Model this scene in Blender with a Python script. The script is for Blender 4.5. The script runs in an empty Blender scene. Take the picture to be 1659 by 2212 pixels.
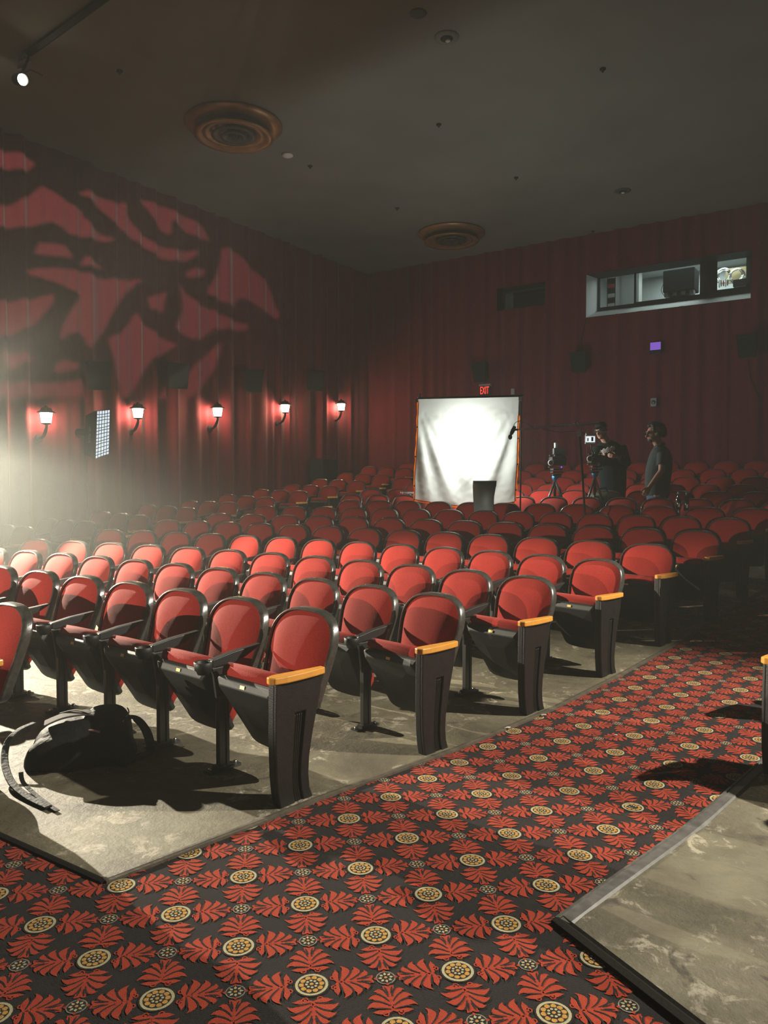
import bpy, bmesh, math, random
from mathutils import Vector, Matrix, noise
random.seed(7)
PI = math.pi
sc = bpy.context.scene
C = sc.collection
# ------------------------------------------------------------------ camera
FPX, PITCH, YAW, CAMZ = 1660.0, 0.040, 0.58, 1.53
cam_d = bpy.data.cameras.new('camera'); cam = bpy.data.objects.new('camera', cam_d); C.objects.link(cam)
cam.location = (0, 0, CAMZ); cam.rotation_euler = (PI/2 - PITCH, 0, YAW)
cam_d.sensor_fit = 'HORIZONTAL'; cam_d.sensor_width = 36.0; cam_d.lens = 36.0*FPX/1659.0
cam_d.clip_start = 0.05; cam_d.clip_end = 200
sc.camera = cam
RIGHT = Vector((math.cos(YAW), math.sin(YAW), 0))
FWD = Vector((-math.sin(YAW)*math.cos(PITCH), math.cos(YAW)*math.cos(PITCH), -math.sin(PITCH)))
UP = RIGHT.cross(FWD)
CAM = Vector((0, 0, CAMZ))
def ray(px, py):
    return FWD + RIGHT*((px-829.5)/FPX) - UP*((py-1106)/FPX)
def on_x(px, py, X):
    r = ray(px, py); return CAM + r*(X/r.x)
def on_y(px, py, Y):
    r = ray(px, py); return CAM + r*(Y/r.y)
def on_z(px, py, Z):
    r = ray(px, py); return CAM + r*((Z-CAMZ)/r.z)
def at_d(px, py, d):                                   # point at depth d along the view axis
    return CAM + ray(px, py)*d
# ------------------------------------------------------------------ world, exposure
w = bpy.data.worlds.new('world'); sc.world = w; w.use_nodes = True
bg = w.node_tree.nodes['Background']; bg.inputs[0].default_value = (0.80, 0.86, 0.80, 1); bg.inputs[1].default_value = 0.015
vs = sc.view_settings
sc.display_settings.display_device = 'sRGB'
vs.view_transform = 'Standard'; vs.look = 'None'; vs.exposure = 0.0; vs.gamma = 1.0; vs.use_curve_mapping = False
sc.cycles.use_denoising = True
sc.cycles.max_bounces = 6; sc.cycles.diffuse_bounces = 3; sc.cycles.glossy_bounces = 3; sc.cycles.volume_bounces = 0
sc.cycles.sample_clamp_indirect = 4.0
# ------------------------------------------------------------------ lights
def lamp(name, kind, loc, power, color=(1, 1, 1), target=None, **kw):
    d = bpy.data.lights.new(name, kind); d.energy = power; d.color = color
    for k, v in kw.items(): setattr(d, k, v)
    o = bpy.data.objects.new(name, d); C.objects.link(o); o.location = loc
    if target is not None:
        o.rotation_euler = (Vector(target)-Vector(loc)).to_track_quat('-Z', 'Y').to_euler()
    return o
KEY = Vector((-6.9, -1.3, 1.50)); KEY_T = Vector((-4.2, 5.0, 0.9))        # film light at the front of the house
SIDE = Vector((-9.3, 4.15, 2.10)); SIDE_T = Vector((-2.7, 4.0, 0.2))        # film light high beside the far aisle
RIM = Vector((3.2, 6.4, 5.0)); RIM_T = Vector((-2.6, 3.2, 0.0))            # spot high at the side of the house
GOBO = Vector((-3.4, 4.6, 6.7))                                             # pattern projector under the ceiling
lamp('side_lamp', 'SPOT', SIDE, 5200, (1, 0.90, 0.70), SIDE_T, spot_size=math.radians(88), spot_blend=0.2, shadow_soft_size=0.016)
lamp('key_lamp', 'SPOT', KEY, 1700, (1, 0.90, 0.72), KEY_T, spot_size=math.radians(88), spot_blend=0.35, shadow_soft_size=0.005)
lamp('rim_lamp', 'SPOT', RIM, 3700, (1, 0.93, 0.78), RIM_T, spot_size=math.radians(60), spot_blend=0.55, shadow_soft_size=0.06)
lamp('gobo_lamp', 'SPOT', GOBO, 3100, (1, 0.86, 0.74), on_x(250, 640, -12.5), spot_size=math.radians(70), spot_blend=0.3, shadow_soft_size=0.0015)
lamp('violet_lamp', 'SPOT', (3.5, 14.0, 4.2), 150, (0.32, 0.12, 1.0), (-0.4, 18.3, 3.0), spot_size=math.radians(75), spot_blend=1.0, shadow_soft_size=0.1)
# ------------------------------------------------------------------ node helpers / materials
def mat(name, color, rough=0.6, metal=0.0, spec=0.5, sheen=0.0, emit=None, estr=0.0, var=0.0, vscale=8.0, bump=0.0, bscale=60.0, coat=0.0, alpha=1.0, trans=0.0):
    m = bpy.data.materials.new(name); m.use_nodes = True
    n = m.node_tree.nodes; l = m.node_tree.links; b = n['Principled BSDF']
    b.inputs['Base Color'].default_value = (*color, 1); b.inputs['Roughness'].default_value = rough
    b.inputs['Metallic'].default_value = metal; b.inputs['Specular IOR Level'].default_value = spec
    b.inputs['Sheen Weight'].default_value = sheen; b.inputs['Coat Weight'].default_value = coat
    b.inputs['Transmission Weight'].default_value = trans; b.inputs['Alpha'].default_value = alpha
    if emit: b.inputs['Emission Color'].default_value = (*emit, 1); b.inputs['Emission Strength'].default_value = estr
    tc = n.new('ShaderNodeTexCoord')
    if var:
        t = n.new('ShaderNodeTexNoise'); t.inputs['Scale'].default_value = vscale; t.inputs['Detail'].default_value = 6
        l.new(tc.outputs['Object'], t.inputs['Vector'])
        r = n.new('ShaderNodeMapRange'); r.inputs['From Min'].default_value = 0.3; r.inputs['From Max'].default_value = 0.7
        r.inputs['To Min'].default_value = 1-var; r.inputs['To Max'].default_value = 1+var
        l.new(t.outputs['Fac'], r.inputs['Value'])
        mx = n.new('ShaderNodeVectorMath'); mx.operation = 'SCALE'; mx.inputs[0].default_value = color
        l.new(r.outputs['Result'], mx.inputs['Scale']); l.new(mx.outputs['Vector'], b.inputs['Base Color'])
    if bump:
        t = n.new('ShaderNodeTexNoise'); t.inputs['Scale'].default_value = bscale; t.inputs['Detail'].default_value = 5
        l.new(tc.outputs['Object'], t.inputs['Vector'])
        bp = n.new('ShaderNodeBump'); bp.inputs['Strength'].default_value = bump; bp.inputs['Distance'].default_value = 0.01
        l.new(t.outputs['Fac'], bp.inputs['Height']); l.new(bp.outputs['Normal'], b.inputs['Normal'])
    return m
M = {}
M['velvet'] = mat('red_velvet', (0.27, 0.0185, 0.0125), 0.85, spec=0.12, sheen=0.06, var=0.22, vscale=210, bump=0.25, bscale=260)
M['black_plastic'] = mat('black_plastic', (0.013, 0.014, 0.0135), 0.50, spec=0.45, bump=0.12, bscale=300)
M['rim_edge'] = mat('worn_rim_edge', (0.20, 0.19, 0.165), 0.38, spec=0.7, var=0.45, vscale=45)
M['rim_plastic'] = mat('worn_black_rim', (0.050, 0.047, 0.041), 0.28, spec=0.95, var=0.35, vscale=40, bump=0.06, bscale=120)
M['panel'] = mat('moulded_end_panel', (0.0085, 0.0070, 0.0062), 0.45, spec=0.5, var=0.3, vscale=25, bump=0.2, bscale=180)
M['wood'] = mat('varnished_wood', (0.72, 0.33, 0.055), 0.28, spec=0.5, var=0.07, vscale=20, coat=0.3)
M['steel'] = mat('dark_painted_steel', (0.07, 0.07, 0.068), 0.42, metal=0.6)
M['brass'] = mat('brass_number_plate', (0.75, 0.52, 0.14), 0.35, metal=0.7)
M['curtain'] = mat('red_curtain', (0.135, 0.0165, 0.025), 0.9, spec=0.1, sheen=0.15, var=0.10, vscale=30, bump=0.2, bscale=220)
M['ceiling'] = mat('dark_ceiling_paint', (0.20, 0.19, 0.165), 0.9, spec=0.1, var=0.10, vscale=0.6)
M['wall'] = mat('dark_wall_paint', (0.035, 0.03, 0.03), 0.9, spec=0.1)
M['black'] = mat('matt_black', (0.012, 0.012, 0.012), 0.7, spec=0.3)
M['grey'] = mat('grey_paint', (0.33, 0.34, 0.33), 0.7)
M['bronze'] = mat('bronze_paint', (0.34, 0.17, 0.07), 0.42, metal=0.55, var=0.2, vscale=6)
M['chrome'] = mat('bright_metal', (0.75, 0.75, 0.75), 0.25, metal=1.0)
M['white'] = mat('white_plastic', (0.72, 0.70, 0.66), 0.5)
M['speaker'] = mat('speaker_cloth', (0.010, 0.014, 0.012), 0.8, spec=0.2, bump=0.2, bscale=200)
M['skin'] = mat('skin', (0.50, 0.25, 0.17), 0.55, spec=0.3, var=0.08, vscale=20)
M['hair'] = mat('black_hair', (0.012, 0.011, 0.011), 0.6, bump=0.6, bscale=90)
M['shirt'] = mat('charcoal_shirt', (0.055, 0.065, 0.064), 0.85, spec=0.15, bump=0.3, bscale=25)
M['hoodie'] = mat('black_sweatshirt', (0.010, 0.014, 0.015), 0.9, spec=0.1, bump=0.3, bscale=25)
M['denim'] = mat('blue_denim', (0.05, 0.09, 0.15), 0.85, var=0.2, vscale=60)
M['orange'] = mat('orange_webbing', (0.75, 0.22, 0.02), 0.7)
M['khaki'] = mat('khaki_canvas', (0.13, 0.14, 0.085), 0.9, bump=0.4, bscale=40)
M['bag'] = mat('black_nylon', (0.009, 0.0085, 0.0085), 0.68, spec=0.22, bump=0.5, bscale=45)
M['bag_mesh'] = mat('grey_mesh_fabric', (0.085, 0.075, 0.068), 0.8, bump=0.5, bscale=300)
M['pink'] = mat('pink_piping', (0.65, 0.42, 0.38), 0.6)
M['blue'] = mat('blue_anodised_metal', (0.05, 0.30, 0.60), 0.35, metal=0.7)
M['lens'] = mat('lens_glass', (0.02, 0.02, 0.03), 0.08, spec=0.8)
M['trim'] = mat('worn_wood_trim', (0.085, 0.070, 0.050), 0.6, var=0.35, vscale=14, bump=0.3, bscale=60)
M['trim_dark'] = mat('black_rubber_trim', (0.016, 0.0145, 0.013), 0.85, spec=0.1, bump=0.3, bscale=80)
M['bulb'] = mat('warm_lamp_glass', (1, 0.9, 0.7), 0.3, emit=(1, 0.74, 0.45), estr=150)
M['lamp_face'] = mat('spot_lens_lit', (1, 1, 1), 0.3, emit=(1, 0.95, 0.75), estr=40)
M['exit_red'] = mat('exit_letters_lit', (1, 0.05, 0.03), 0.4, emit=(1, 0.05, 0.035), estr=1.5)
M['violet'] = mat('violet_lit_panel', (0.3, 0.15, 0.7), 0.4, emit=(0.30, 0.13, 0.75), estr=0.55)
M['grid_cell'] = mat('softbox_diffuser_lit', (0.9, 0.95, 1), 0.6, emit=(0.75, 0.90, 1.0), estr=0.95)
M['screen_img'] = mat('monitor_picture_lit', (0.8, 0.85, 0.9), 0.3, emit=(0.80, 0.88, 0.92), estr=1.0)
M['blue_led'] = mat('blue_led_lit', (0.1, 0.1, 1), 0.3, emit=(0.08, 0.10, 1.0), estr=2.5)
M['chalk'] = mat('white_print', (0.62, 0.55, 0.52), 0.8)
M['paper'] = mat('scrap_paper', (0.75, 0.72, 0.62), 0.8)
M['boom'] = mat('brushed_boom_metal', (0.50, 0.50, 0.50), 0.40, spec=0.8)
M['office'] = mat('office_chair_shell', (0.15, 0.19, 0.20), 0.42, spec=0.5)
def concrete():
    m = bpy.data.materials.new('stained_concrete'); m.use_nodes = True
    n = m.node_tree.nodes; l = m.node_tree.links; b = n['Principled BSDF']; b.inputs['Roughness'].default_value = 0.62
    tc = n.new('ShaderNodeTexCoord')
    def nz(scale, detail=6, rough=0.6, dist=0.0):
        t = n.new('ShaderNodeTexNoise'); t.inputs['Scale'].default_value = scale; t.inputs['Detail'].default_value = detail
        t.inputs['Roughness'].default_value = rough; t.inputs['Distortion'].default_value = dist
        l.new(tc.outputs['Object'], t.inputs['Vector']); return t
    def ramp(src, stops):
        r = n.new('ShaderNodeValToRGB'); e = r.color_ramp.elements
        while len(e) < len(stops): e.new(0.5)
        for i, (p, c) in enumerate(stops): e[i].position = p; e[i].color = (*c, 1)
        l.new(src.outputs['Fac'], r.inputs['Fac']); return r
    a = ramp(nz(1.6, 8, 0.65, 0.4), [(0.30, (0.066, 0.056, 0.034)), (0.5, (0.145, 0.128, 0.082)), (0.70, (0.25, 0.228, 0.152))])
    f = ramp(nz(7.0, 14, 0.78, 0.6), [(0.53, (0, 0, 0)), (0.58, (1, 1, 1))])
    k = ramp(nz(2.3, 3, 0.5, 0.2), [(0.46, (0, 0, 0)), (0.56, (1, 1, 1))])
    mul = n.new('ShaderNodeMath'); mul.operation = 'MULTIPLY'; l.new(f.outputs['Color'], mul.inputs[0]); l.new(k.outputs['Color'], mul.inputs[1])
    mul2 = n.new('ShaderNodeMath'); mul2.operation = 'MULTIPLY'; l.new(mul.outputs[0], mul2.inputs[0]); mul2.inputs[1].default_value = 0.75
    mx = n.new('ShaderNodeMix'); mx.data_type = 'RGBA'; l.new(mul2.outputs[0], mx.inputs['Factor']); l.new(a.outputs['Color'], mx.inputs[6]); mx.inputs[7].default_value = (0.48, 0.43, 0.33, 1)
    s = ramp(nz(3.1, 5, 0.6, 1.5), [(0.34, (1, 1, 1)), (0.39, (0, 0, 0))])
    mx2 = n.new('ShaderNodeMix'); mx2.data_type = 'RGBA'; l.new(s.outputs['Color'], mx2.inputs['Factor']); l.new(mx.outputs[2], mx2.inputs[6]); mx2.inputs[7].default_value = (0.085, 0.07, 0.05, 1)
    l.new(mx2.outputs[2], b.inputs['Base Color'])
    v = n.new('ShaderNodeTexVoronoi'); v.feature = 'DISTANCE_TO_EDGE'; v.inputs['Scale'].default_value = 0.9; l.new(tc.outputs['Object'], v.inputs['Vector'])
    bp = n.new('ShaderNodeBump'); bp.inputs['Strength'].default_value = 0.75; bp.inputs['Distance'].default_value = 0.012
    h = nz(22, 10, 0.7); l.new(h.outputs['Fac'], bp.inputs['Height']); l.new(bp.outputs['Normal'], b.inputs['Normal'])
    return m
M['concrete'] = concrete()
def carpet_mat(name, col, v=0.35):
    return mat(name, col, 0.95, spec=0.08, sheen=0.1, var=v, vscale=420, bump=0.8, bscale=420)
CARPET = [carpet_mat('carpet_charcoal', (0.017, 0.013, 0.0125), 0.5), carpet_mat('carpet_red', (0.46, 0.050, 0.018), 0.25), carpet_mat('carpet_cream', (0.55, 0.50, 0.30), 0.2),
          carpet_mat('carpet_gold', (0.62, 0.33, 0.07), 0.2), carpet_mat('carpet_black', (0.016, 0.012, 0.012)), carpet_mat('carpet_grey', (0.30, 0.27, 0.21), 0.3)]
# ------------------------------------------------------------------ mesh helpers
class MB:
    def __init__(s): s.v = []; s.f = []; s.m = []; s.sm = []
    def add(s, verts, faces, mi=0, smooth=False):
        o = len(s.v); s.v += [tuple(p) for p in verts]
        for f in faces: s.f.append([i+o for i in f]); s.m.append(mi); s.sm.append(smooth)
        return s
    def box(s, c, d, mi=0, rot=None):
        x, y, z = d[0]/2, d[1]/2, d[2]/2
        vs_ = [Vector((a, b, e)) for e in (-z, z) for b in (-y, y) for a in (-x, x)]
        if rot is not None: vs_ = [rot @ p for p in vs_]
        c = Vector(c)
        return s.add([p+c for p in vs_], [(0, 2, 3, 1), (4, 5, 7, 6), (0, 1, 5, 4), (2, 6, 7, 3), (0, 4, 6, 2), (1, 3, 7, 5)], mi)
    def prism(s, poly, fn, a, b, mi=0):               # poly of (p,q); fn(p,q,t) -> point; extruded from t=a to t=b
        n = len(poly)
        vs_ = [fn(p, q, a) for p, q in poly]+[fn(p, q, b) for p, q in poly]
        fs = [list(range(n))[::-1], list(range(n, 2*n))]+[[i, (i+1) % n, n+(i+1) % n, n+i] for i in range(n)]
        return s.add(vs_, fs, mi)
    def loft(s, rings, mi=0, smooth=True, cap=True):
        n = len(rings[0]); vs_ = [p for r in rings for p in r]; fs = []
        for i in range(len(rings)-1):
            for j in range(n): fs.append([i*n+j, i*n+(j+1) % n, (i+1)*n+(j+1) % n, (i+1)*n+j])
        if cap: fs.append(list(range(n))[::-1]); fs.append([(len(rings)-1)*n+j for j in range(n)])
        return s.add(vs_, fs, mi, smooth)
    def tube(s, path, rad, seg=8, mi=0, flat=1.0, smooth=True):
        path = [Vector(p) for p in path]; k = len(path)
        if not hasattr(rad, '__len__'): rad = [rad]*k
        rings = []; pn = None
        for i, p in enumerate(path):
            t = (path[min(i+1, k-1)]-path[max(i-1, 0)]).normalized()
            if pn is None:
                a = Vector((0, 0, 1)) if abs(t.z) < 0.9 else Vector((1, 0, 0))
                pn = t.cross(a).normalized()
            else:
                pn = (pn-t*pn.dot(t)).normalized()
            bn = t.cross(pn)
            rings.append([p+pn*(math.cos(2*PI*j/seg)*rad[i])+bn*(math.sin(2*PI*j/seg)*rad[i]*flat) for j in range(seg)])
        return s.loft(rings, mi, smooth)
    def lathe(s, prof, c, axis=(0, 0, 1), seg=24, mi=0, smooth=True, cap=True):   # prof of (radius, height along axis)
        ax = Vector(axis).normalized(); a = ax.orthogonal().normalized(); b = ax.cross(a); c = Vector(c)
        rings = [[c+ax*h+(a*math.cos(2*PI*j/seg)+b*math.sin(2*PI*j/seg))*max(r, 1e-4) for j in range(seg)] for r, h in prof]
        return s.loft(rings, mi, smooth, cap)
    def ball(s, c, r, seg=14, mi=0, rot=None):
        r = (r, r, r) if not hasattr(r, '__len__') else r; c = Vector(c); rings = []
        for i in range(seg//2+1):
            t = -PI/2+PI*i/(seg//2); t = max(min(t, PI/2-0.04), -PI/2+0.04)
            ring = [Vector((r[0]*math.cos(t)*math.cos(2*PI*j/seg), r[1]*math.cos(t)*math.sin(2*PI*j/seg), r[2]*math.sin(t))) for j in range(seg)]
            rings.append([c+(rot @ p if rot is not None else p) for p in ring])
        return s.loft(rings, mi)
    def build(s, name, mats, parent=None, bevel=0, loc=None):
        me = bpy.data.meshes.new(name); me.from_pydata(s.v, [], s.f); me.update()
        for m_ in (mats if isinstance(mats, (list, tuple)) else [mats]): me.materials.append(m_)
        me.polygons.foreach_set('material_index', s.m); me.polygons.foreach_set('use_smooth', s.sm)
        o = bpy.data.objects.new(name, me); C.objects.link(o)
        if parent is not None: o.parent = parent
        if loc is not None: o.location = loc
        if bevel:
            b = o.modifiers.new('bevel', 'BEVEL'); b.width = bevel; b.segments = 2; b.limit_method = 'ANGLE'; b.angle_limit = math.radians(40)
        return o
def tag(o, label=None, cat=None, group=None, kind=None):
    if label: o['label'] = label
    if cat: o['category'] = cat
    if group: o['group'] = group
    if kind: o['kind'] = kind
    return o
def thing(name, label, cat, loc=(0, 0, 0), rz=0.0, group=None):
    o = bpy.data.objects.new(name, None); C.objects.link(o); o.location = loc; o.rotation_euler = (0, 0, rz); o.empty_display_size = 0.1
    return tag(o, label, cat, group)
def copy_tree(o, parent=None, skip=()):
    c = o.copy(); C.objects.link(c)
    if parent is not None: c.parent = parent
    for ch in list(o.children):
        if ch.name.split('.')[0] not in skip: copy_tree(ch, c, skip)
    return c
def arc(p, q, bend, n=8):                              # curved path from p to q bulging by vector bend
    p, q, bend = Vector(p), Vector(q), Vector(bend)
    return [p.lerp(q, i/n)+bend*math.sin(PI*i/n) for i in range(n+1)]
# ------------------------------------------------------------------ the rake of the floor
ROWS = [[-2.376, 3.1731, 0.1593, 0.5591, -0.0443], [-2.1775, 4.2044, 0.1959, 0.5554, -0.0459], [-1.9517, 5.1573, 0.2356, 0.5561, -0.0661],
        [-1.7862, 6.2447, 0.2454, 0.5474, -0.0584], [-1.6431, 7.3738, 0.2253, 0.6098, -0.0362], [-1.4379, 8.4695, 0.2467, 0.5955, -0.0532],
        [-1.2996, 9.489, 0.2377, 0.5606, -0.0491], [-1.1596, 10.5018, 0.2065, 0.607, -0.0300], [-0.9861, 11.5629, 0.1816, 0.5598, -0.0360],
        [-0.83, 12.60, 0.19, 0.59, -0.037], [-0.68, 13.63, 0.19, 0.57, -0.037], [-0.53, 14.66, 0.19, 0.60, -0.037], [-0.38, 15.70, 0.19, 0.57, -0.037], [-0.23, 16.74, 0.19, 0.59, -0.037]]
ROWZ = [0.0, -0.032, -0.005, 0.035, 0.091, 0.165, 0.259, 0.345, 0.432, 0.525, 0.63, 0.76, 0.92, 1.10]
def row_pt(r, t):
    X, Y, ph, s, K = ROWS[r]
    return X-(t*math.cos(ph)-K*t*t/2*math.sin(ph)), Y+(t*math.sin(ph)+K*t*t/2*math.cos(ph)), ph+K*t
ROWCURVE = []
for r in range(len(ROWS)):
    pts = [row_pt(r, -3+0.5*i)[:2] for i in range(33)]
    ROWCURVE.append(sorted(pts))
def row_y(r, x):
    c = ROWCURVE[r]
    if x <= c[0][0]: return c[0][1]
    for i in range(len(c)-1):
        if c[i][0] <= x <= c[i+1][0]:
            f = (x-c[i][0])/max(1e-6, c[i+1][0]-c[i][0]); return c[i][1]+f*(c[i+1][1]-c[i][1])
    return c[-1][1]
def floor_z(x, y):
    ys = [row_y(r, x)-0.25 for r in range(len(ROWS))]
    if y <= ys[0]: return 0.0
    for r in range(len(ys)-1):
        if y <= ys[r+1]:
            f = (y-ys[r])/(ys[r+1]-ys[r]); return ROWZ[r]+f*(ROWZ[r+1]-ROWZ[r])
    return ROWZ[-1]+(y-ys[-1])*0.10
def lerp_tab(tab, t):
    if t <= tab[0][0]: (a, b), (c, d) = tab[0], tab[1]
    elif t >= tab[-1][0]: (a, b), (c, d) = tab[-2], tab[-1]
    else:
        for (a, b), (c, d) in zip(tab, tab[1:]):
            if a <= t <= c: break
    return b+(d-b)*(t-a)/(c-a)
LEFT_EDGE = [(1.817, -2.462), (2.572, -2.305), (3.89, -2.067), (4.867, -1.853), (5.918, -1.690), (7.98, -1.397), (18.3, 0.13)]
RIGHT_EDGE = [(2.515, -0.926), (3.882, -0.665), (4.555, -0.545), (18.3, 1.70)]
XL, YB, ZC, XR, YF = -12.6, 18.3, 7.43, 6.5, -4.0
SLAB = 0.008
def grid_mesh(name, xs_of_y, ys, lift, material):
    mb = MB(); rows_ = []
    for y in ys:
        xs = xs_of_y(y); rows_.append([(x, y, floor_z(x, y)+lift) for x in xs])
    n = len(rows_[0]); v = [p for r in rows_ for p in r]; f = []
    for i in range(len(rows_)-1):
        for j in range(n-1): f.append([i*n+j, i*n+j+1, (i+1)*n+j+1, (i+1)*n+j])
    mb.add(v, f, 0, True); return mb.build(name, material)
def frange(a, b, n): return [a+(b-a)*i/n for i in range(n+1)]
conc = grid_mesh('floor', lambda y: frange(XL, lerp_tab(LEFT_EDGE, y), 40), [1.817]+frange(2.0, YB, 80), SLAB, M['concrete']); tag(conc, kind='structure')
# the block across the aisle: its front edge swings towards the screen
def right_xs(y):
    x0 = lerp_tab(RIGHT_EDGE, y) if y >= 2.515 else -0.926+(2.515-y)*1.755
    return frange(x0, max(x0+0.01, XR), 24)
conc2 = grid_mesh('floor', right_xs, frange(-1.7, 2.515, 24)+frange(2.6, YB, 60), SLAB, M['concrete']); tag(conc2, kind='structure')
# ------------------------------------------------------------------ patterned carpet: plain pile with the pattern woven as faces of the same mesh
def carpet():
    base = MB(); ys = frange(-2.0, 11.0, 260)+frange(11.2, YB, 30)
    n = 24; v = []; f = []
    for y in ys:
        a = XL if y < 1.9 else lerp_tab(LEFT_EDGE, y)-0.25
        b = XR if y < 1.0 else max(lerp_tab(RIGHT_EDGE, y)+0.25, -0.9+(2.6-y)*1.8)
        for j in range(n+1):
            x = a+(b-a)*j/n; v.append((x, y, floor_z(x, y)))
    for i in range(len(ys)-1):
        for j in range(n): f.append([i*(n+1)+j, i*(n+1)+j+1, (i+1)*(n+1)+j+1, (i+1)*(n+1)+j])
    base.add(v, f, 0, True)
    A = Vector((0.3205, -0.0185)); B = Vector((0.0205, 0.3195)); O = Vector((-2.072, 1.82))
    def circ(r, n_, ph=0, amp=0, lob=0): return [((r+amp*math.cos(lob*(2*PI*i/n_)))*math.cos(2*PI*i/n_+ph), (r+amp*math.cos(lob*(2*PI*i/n_)))*math.sin(2*PI*i/n_+ph)) for i in range(n_)]
    def leaf(p0, c, p1, w, n_=9):
        L = []; Rr = []
        for i in range(n_+1):
            t = i/n_
            x = (1-t)**2*p0[0]+2*t*(1-t)*c[0]+t*t*p1[0]; y = (1-t)**2*p0[1]+2*t*(1-t)*c[1]+t*t*p1[1]
            dx = 2*(1-t)*(c[0]-p0[0])+2*t*(p1[0]-c[0]); dy = 2*(1-t)*(c[1]-p0[1])+2*t*(p1[1]-c[1]); d = math.hypot(dx, dy)+1e-9
            ww = 1.12*w*(0.45+0.55*math.sin(PI*min(1, t*0.95)))*(1.0 if t < 0.6 else 1-0.92*((t-0.6)/0.4)**1.4)+0.0006
            hk = 0.011*max(0.0, (t-0.62)/0.38)**2*(1 if abs(p1[1]) > 0.03 else 0.3); x -= hk
            L.append((x-dy/d*ww, y+dx/d*ww)); Rr.append((x+dy/d*ww, y-dx/d*ww))
        return L+Rr[::-1]
    spray = []
    half = [((0.080, 0.003), (0.066, 0.036), (0.086, 0.060), 0.0080), ((0.086, 0.001), (0.118, 0.044), (0.104, 0.075), 0.0115), ((0.104, 0.001), (0.148, 0.036), (0.144, 0.066), 0.0120),
            ((0.124, 0.001), (0.170, 0.020), (0.176, 0.046), 0.0110), ((0.146, 0.0), (0.180, 0.003), (0.191, 0.018), 0.0080)]
    for p0, c, p1, w in half:
        spray.append(leaf(p0, c, p1, w)); spray.append(leaf((p0[0], -p0[1]), (c[0], -c[1]), (p1[0], -p1[1]), w)[::-1])
    slits = []
    mid = lambda a, b: ((a[0]+b[0])/2, (a[1]+b[1])/2)
    for h0, h1 in zip(half[1:], half[2:]):
        for sg in (1, -1):
            a0, a1, a2 = mid(h0[0], h1[0]), mid(h0[1], h1[1]), mid(h0[2], h1[2])
            slits.append([(x, y*sg) for x, y in leaf((a0[0]+0.003, 0.006), (a1[0]-0.001, a1[1]), (a2[0]*1.0, a2[1]*1.0), 0.0022)][::sg])
    for sg in (1, -1):
        slits.append([(x, y*sg) for x, y in leaf((0.084, 0.006), (0.090, 0.034), (0.094, 0.066), 0.0022)][::sg])
        slits.append([(x, y*sg) for x, y in leaf((0.150, 0.004), (0.170, 0.008), (0.186, 0.012), 0.0014)][::sg])
    spray.append([(0.076, -0.003), (0.155, -0.002), (0.155, 0.002), (0.076, 0.003)])
    for sgn in (1, -1):                                # small curls beside the medallion
        ring_o = [(0.066+0.010*math.cos(2*PI*i/10), sgn*0.022+0.010*math.sin(2*PI*i/10)) for i in range(10)]
        ring_i = [(0.066+0.0055*math.cos(2*PI*i/10), sgn*0.022+0.0055*math.sin(2*PI*i/10)) for i in range(10)]
        for i in range(10): spray.append([ring_o[i], ring_o[(i+1) % 10], ring_i[(i+1) % 10], ring_i[i]])
    cnt = [0]
    def put(poly, cx_, cy_, ang, mi, lift, scale=1.0):
        cnt[0] = (cnt[0]+1) % 7; lift += 0.0008+cnt[0]*0.00006
        ca, sa = math.cos(ang), math.sin(ang); vs_ = []
        for p, q in poly:
            x = cx_+scale*(p*ca-q*sa); y = cy_+scale*(p*sa+q*ca); vs_.append((x, y, floor_z(x, y)+lift))
        base.add(vs_, [list(range(len(vs_)))], mi, True)
    base_ang = math.atan2(B.y, B.x)-PI/2
    for i in range(-8, 30):
        for j in range(-4, 34):
            c = O+A*i+B*j
            if c.y > 10.5 or c.y < 0.55: continue
            if c.y > 2.05 and c.x < lerp_tab(LEFT_EDGE, c.y)-0.20: continue
            rx = lerp_tab(RIGHT_EDGE, c.y) if c.y >= 2.515 else -0.926+(2.515-c.y)*1.755
            if c.x > rx+0.20 or c.x < -4.2 or c.x > 1.6: continue
            far = c.y > 6.5
            put(circ(0.056, 24), c.x, c.y, 0, 4, 0.0010); put(circ(0.0505, 24), c.x, c.y, 0, 2, 0.0014); put(circ(0.0415, 24), c.x, c.y, 0, 4, 0.0018)
            for k in range(10):
                a = 2*PI*k/10+0.1; put(circ(0.0088, 8), c.x+0.0305*math.cos(a), c.y+0.0305*math.sin(a), 0, 3, 0.0022)
            put(circ(0.0240, 20), c.x, c.y, 0, 4, 0.0026)
            for k in range(8):
                a = 2*PI*k/8; put(circ(0.0048, 6), c.x+0.0158*math.cos(a), c.y+0.0158*math.sin(a), 0, 2, 0.0030)
            put(circ(0.0062, 8), c.x, c.y, 0, 3, 0.0030)
            for k in range(4):
                for pl in (spray if not far else spray[:13]): put(pl, c.x, c.y, base_ang+PI/4+k*PI/2, 1, 0.0012)
                for pl in slits: put(pl, c.x, c.y, base_ang+PI/4+k*PI/2, 4, 0.0020)
                a = base_ang+PI/4+k*PI/2
                put([(0.189, 0), (0.196, 0.006), (0.203, 0), (0.196, -0.006)], c.x, c.y, a, 1, 0.0012)
            e = c+(A+B)*0.5
            put(circ(0.0305, 20), e.x, e.y, 0, 5, 0.0010); put(circ(0.0265, 20), e.x, e.y, 0, 4, 0.0014)
            for k in range(8):
                a = 2*PI*k/8; put([(0.0245*math.cos(a), 0.0245*math.sin(a)), (0.0165*math.cos(a+0.30), 0.0165*math.sin(a+0.30)), (0.0105*math.cos(a), 0.0105*math.sin(a)), (0.0165*math.cos(a-0.30), 0.0165*math.sin(a-0.30))], e.x, e.y, 0, 2, 0.0018)
            put(circ(0.0052, 8), e.x, e.y, 0, 3, 0.0018)
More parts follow.
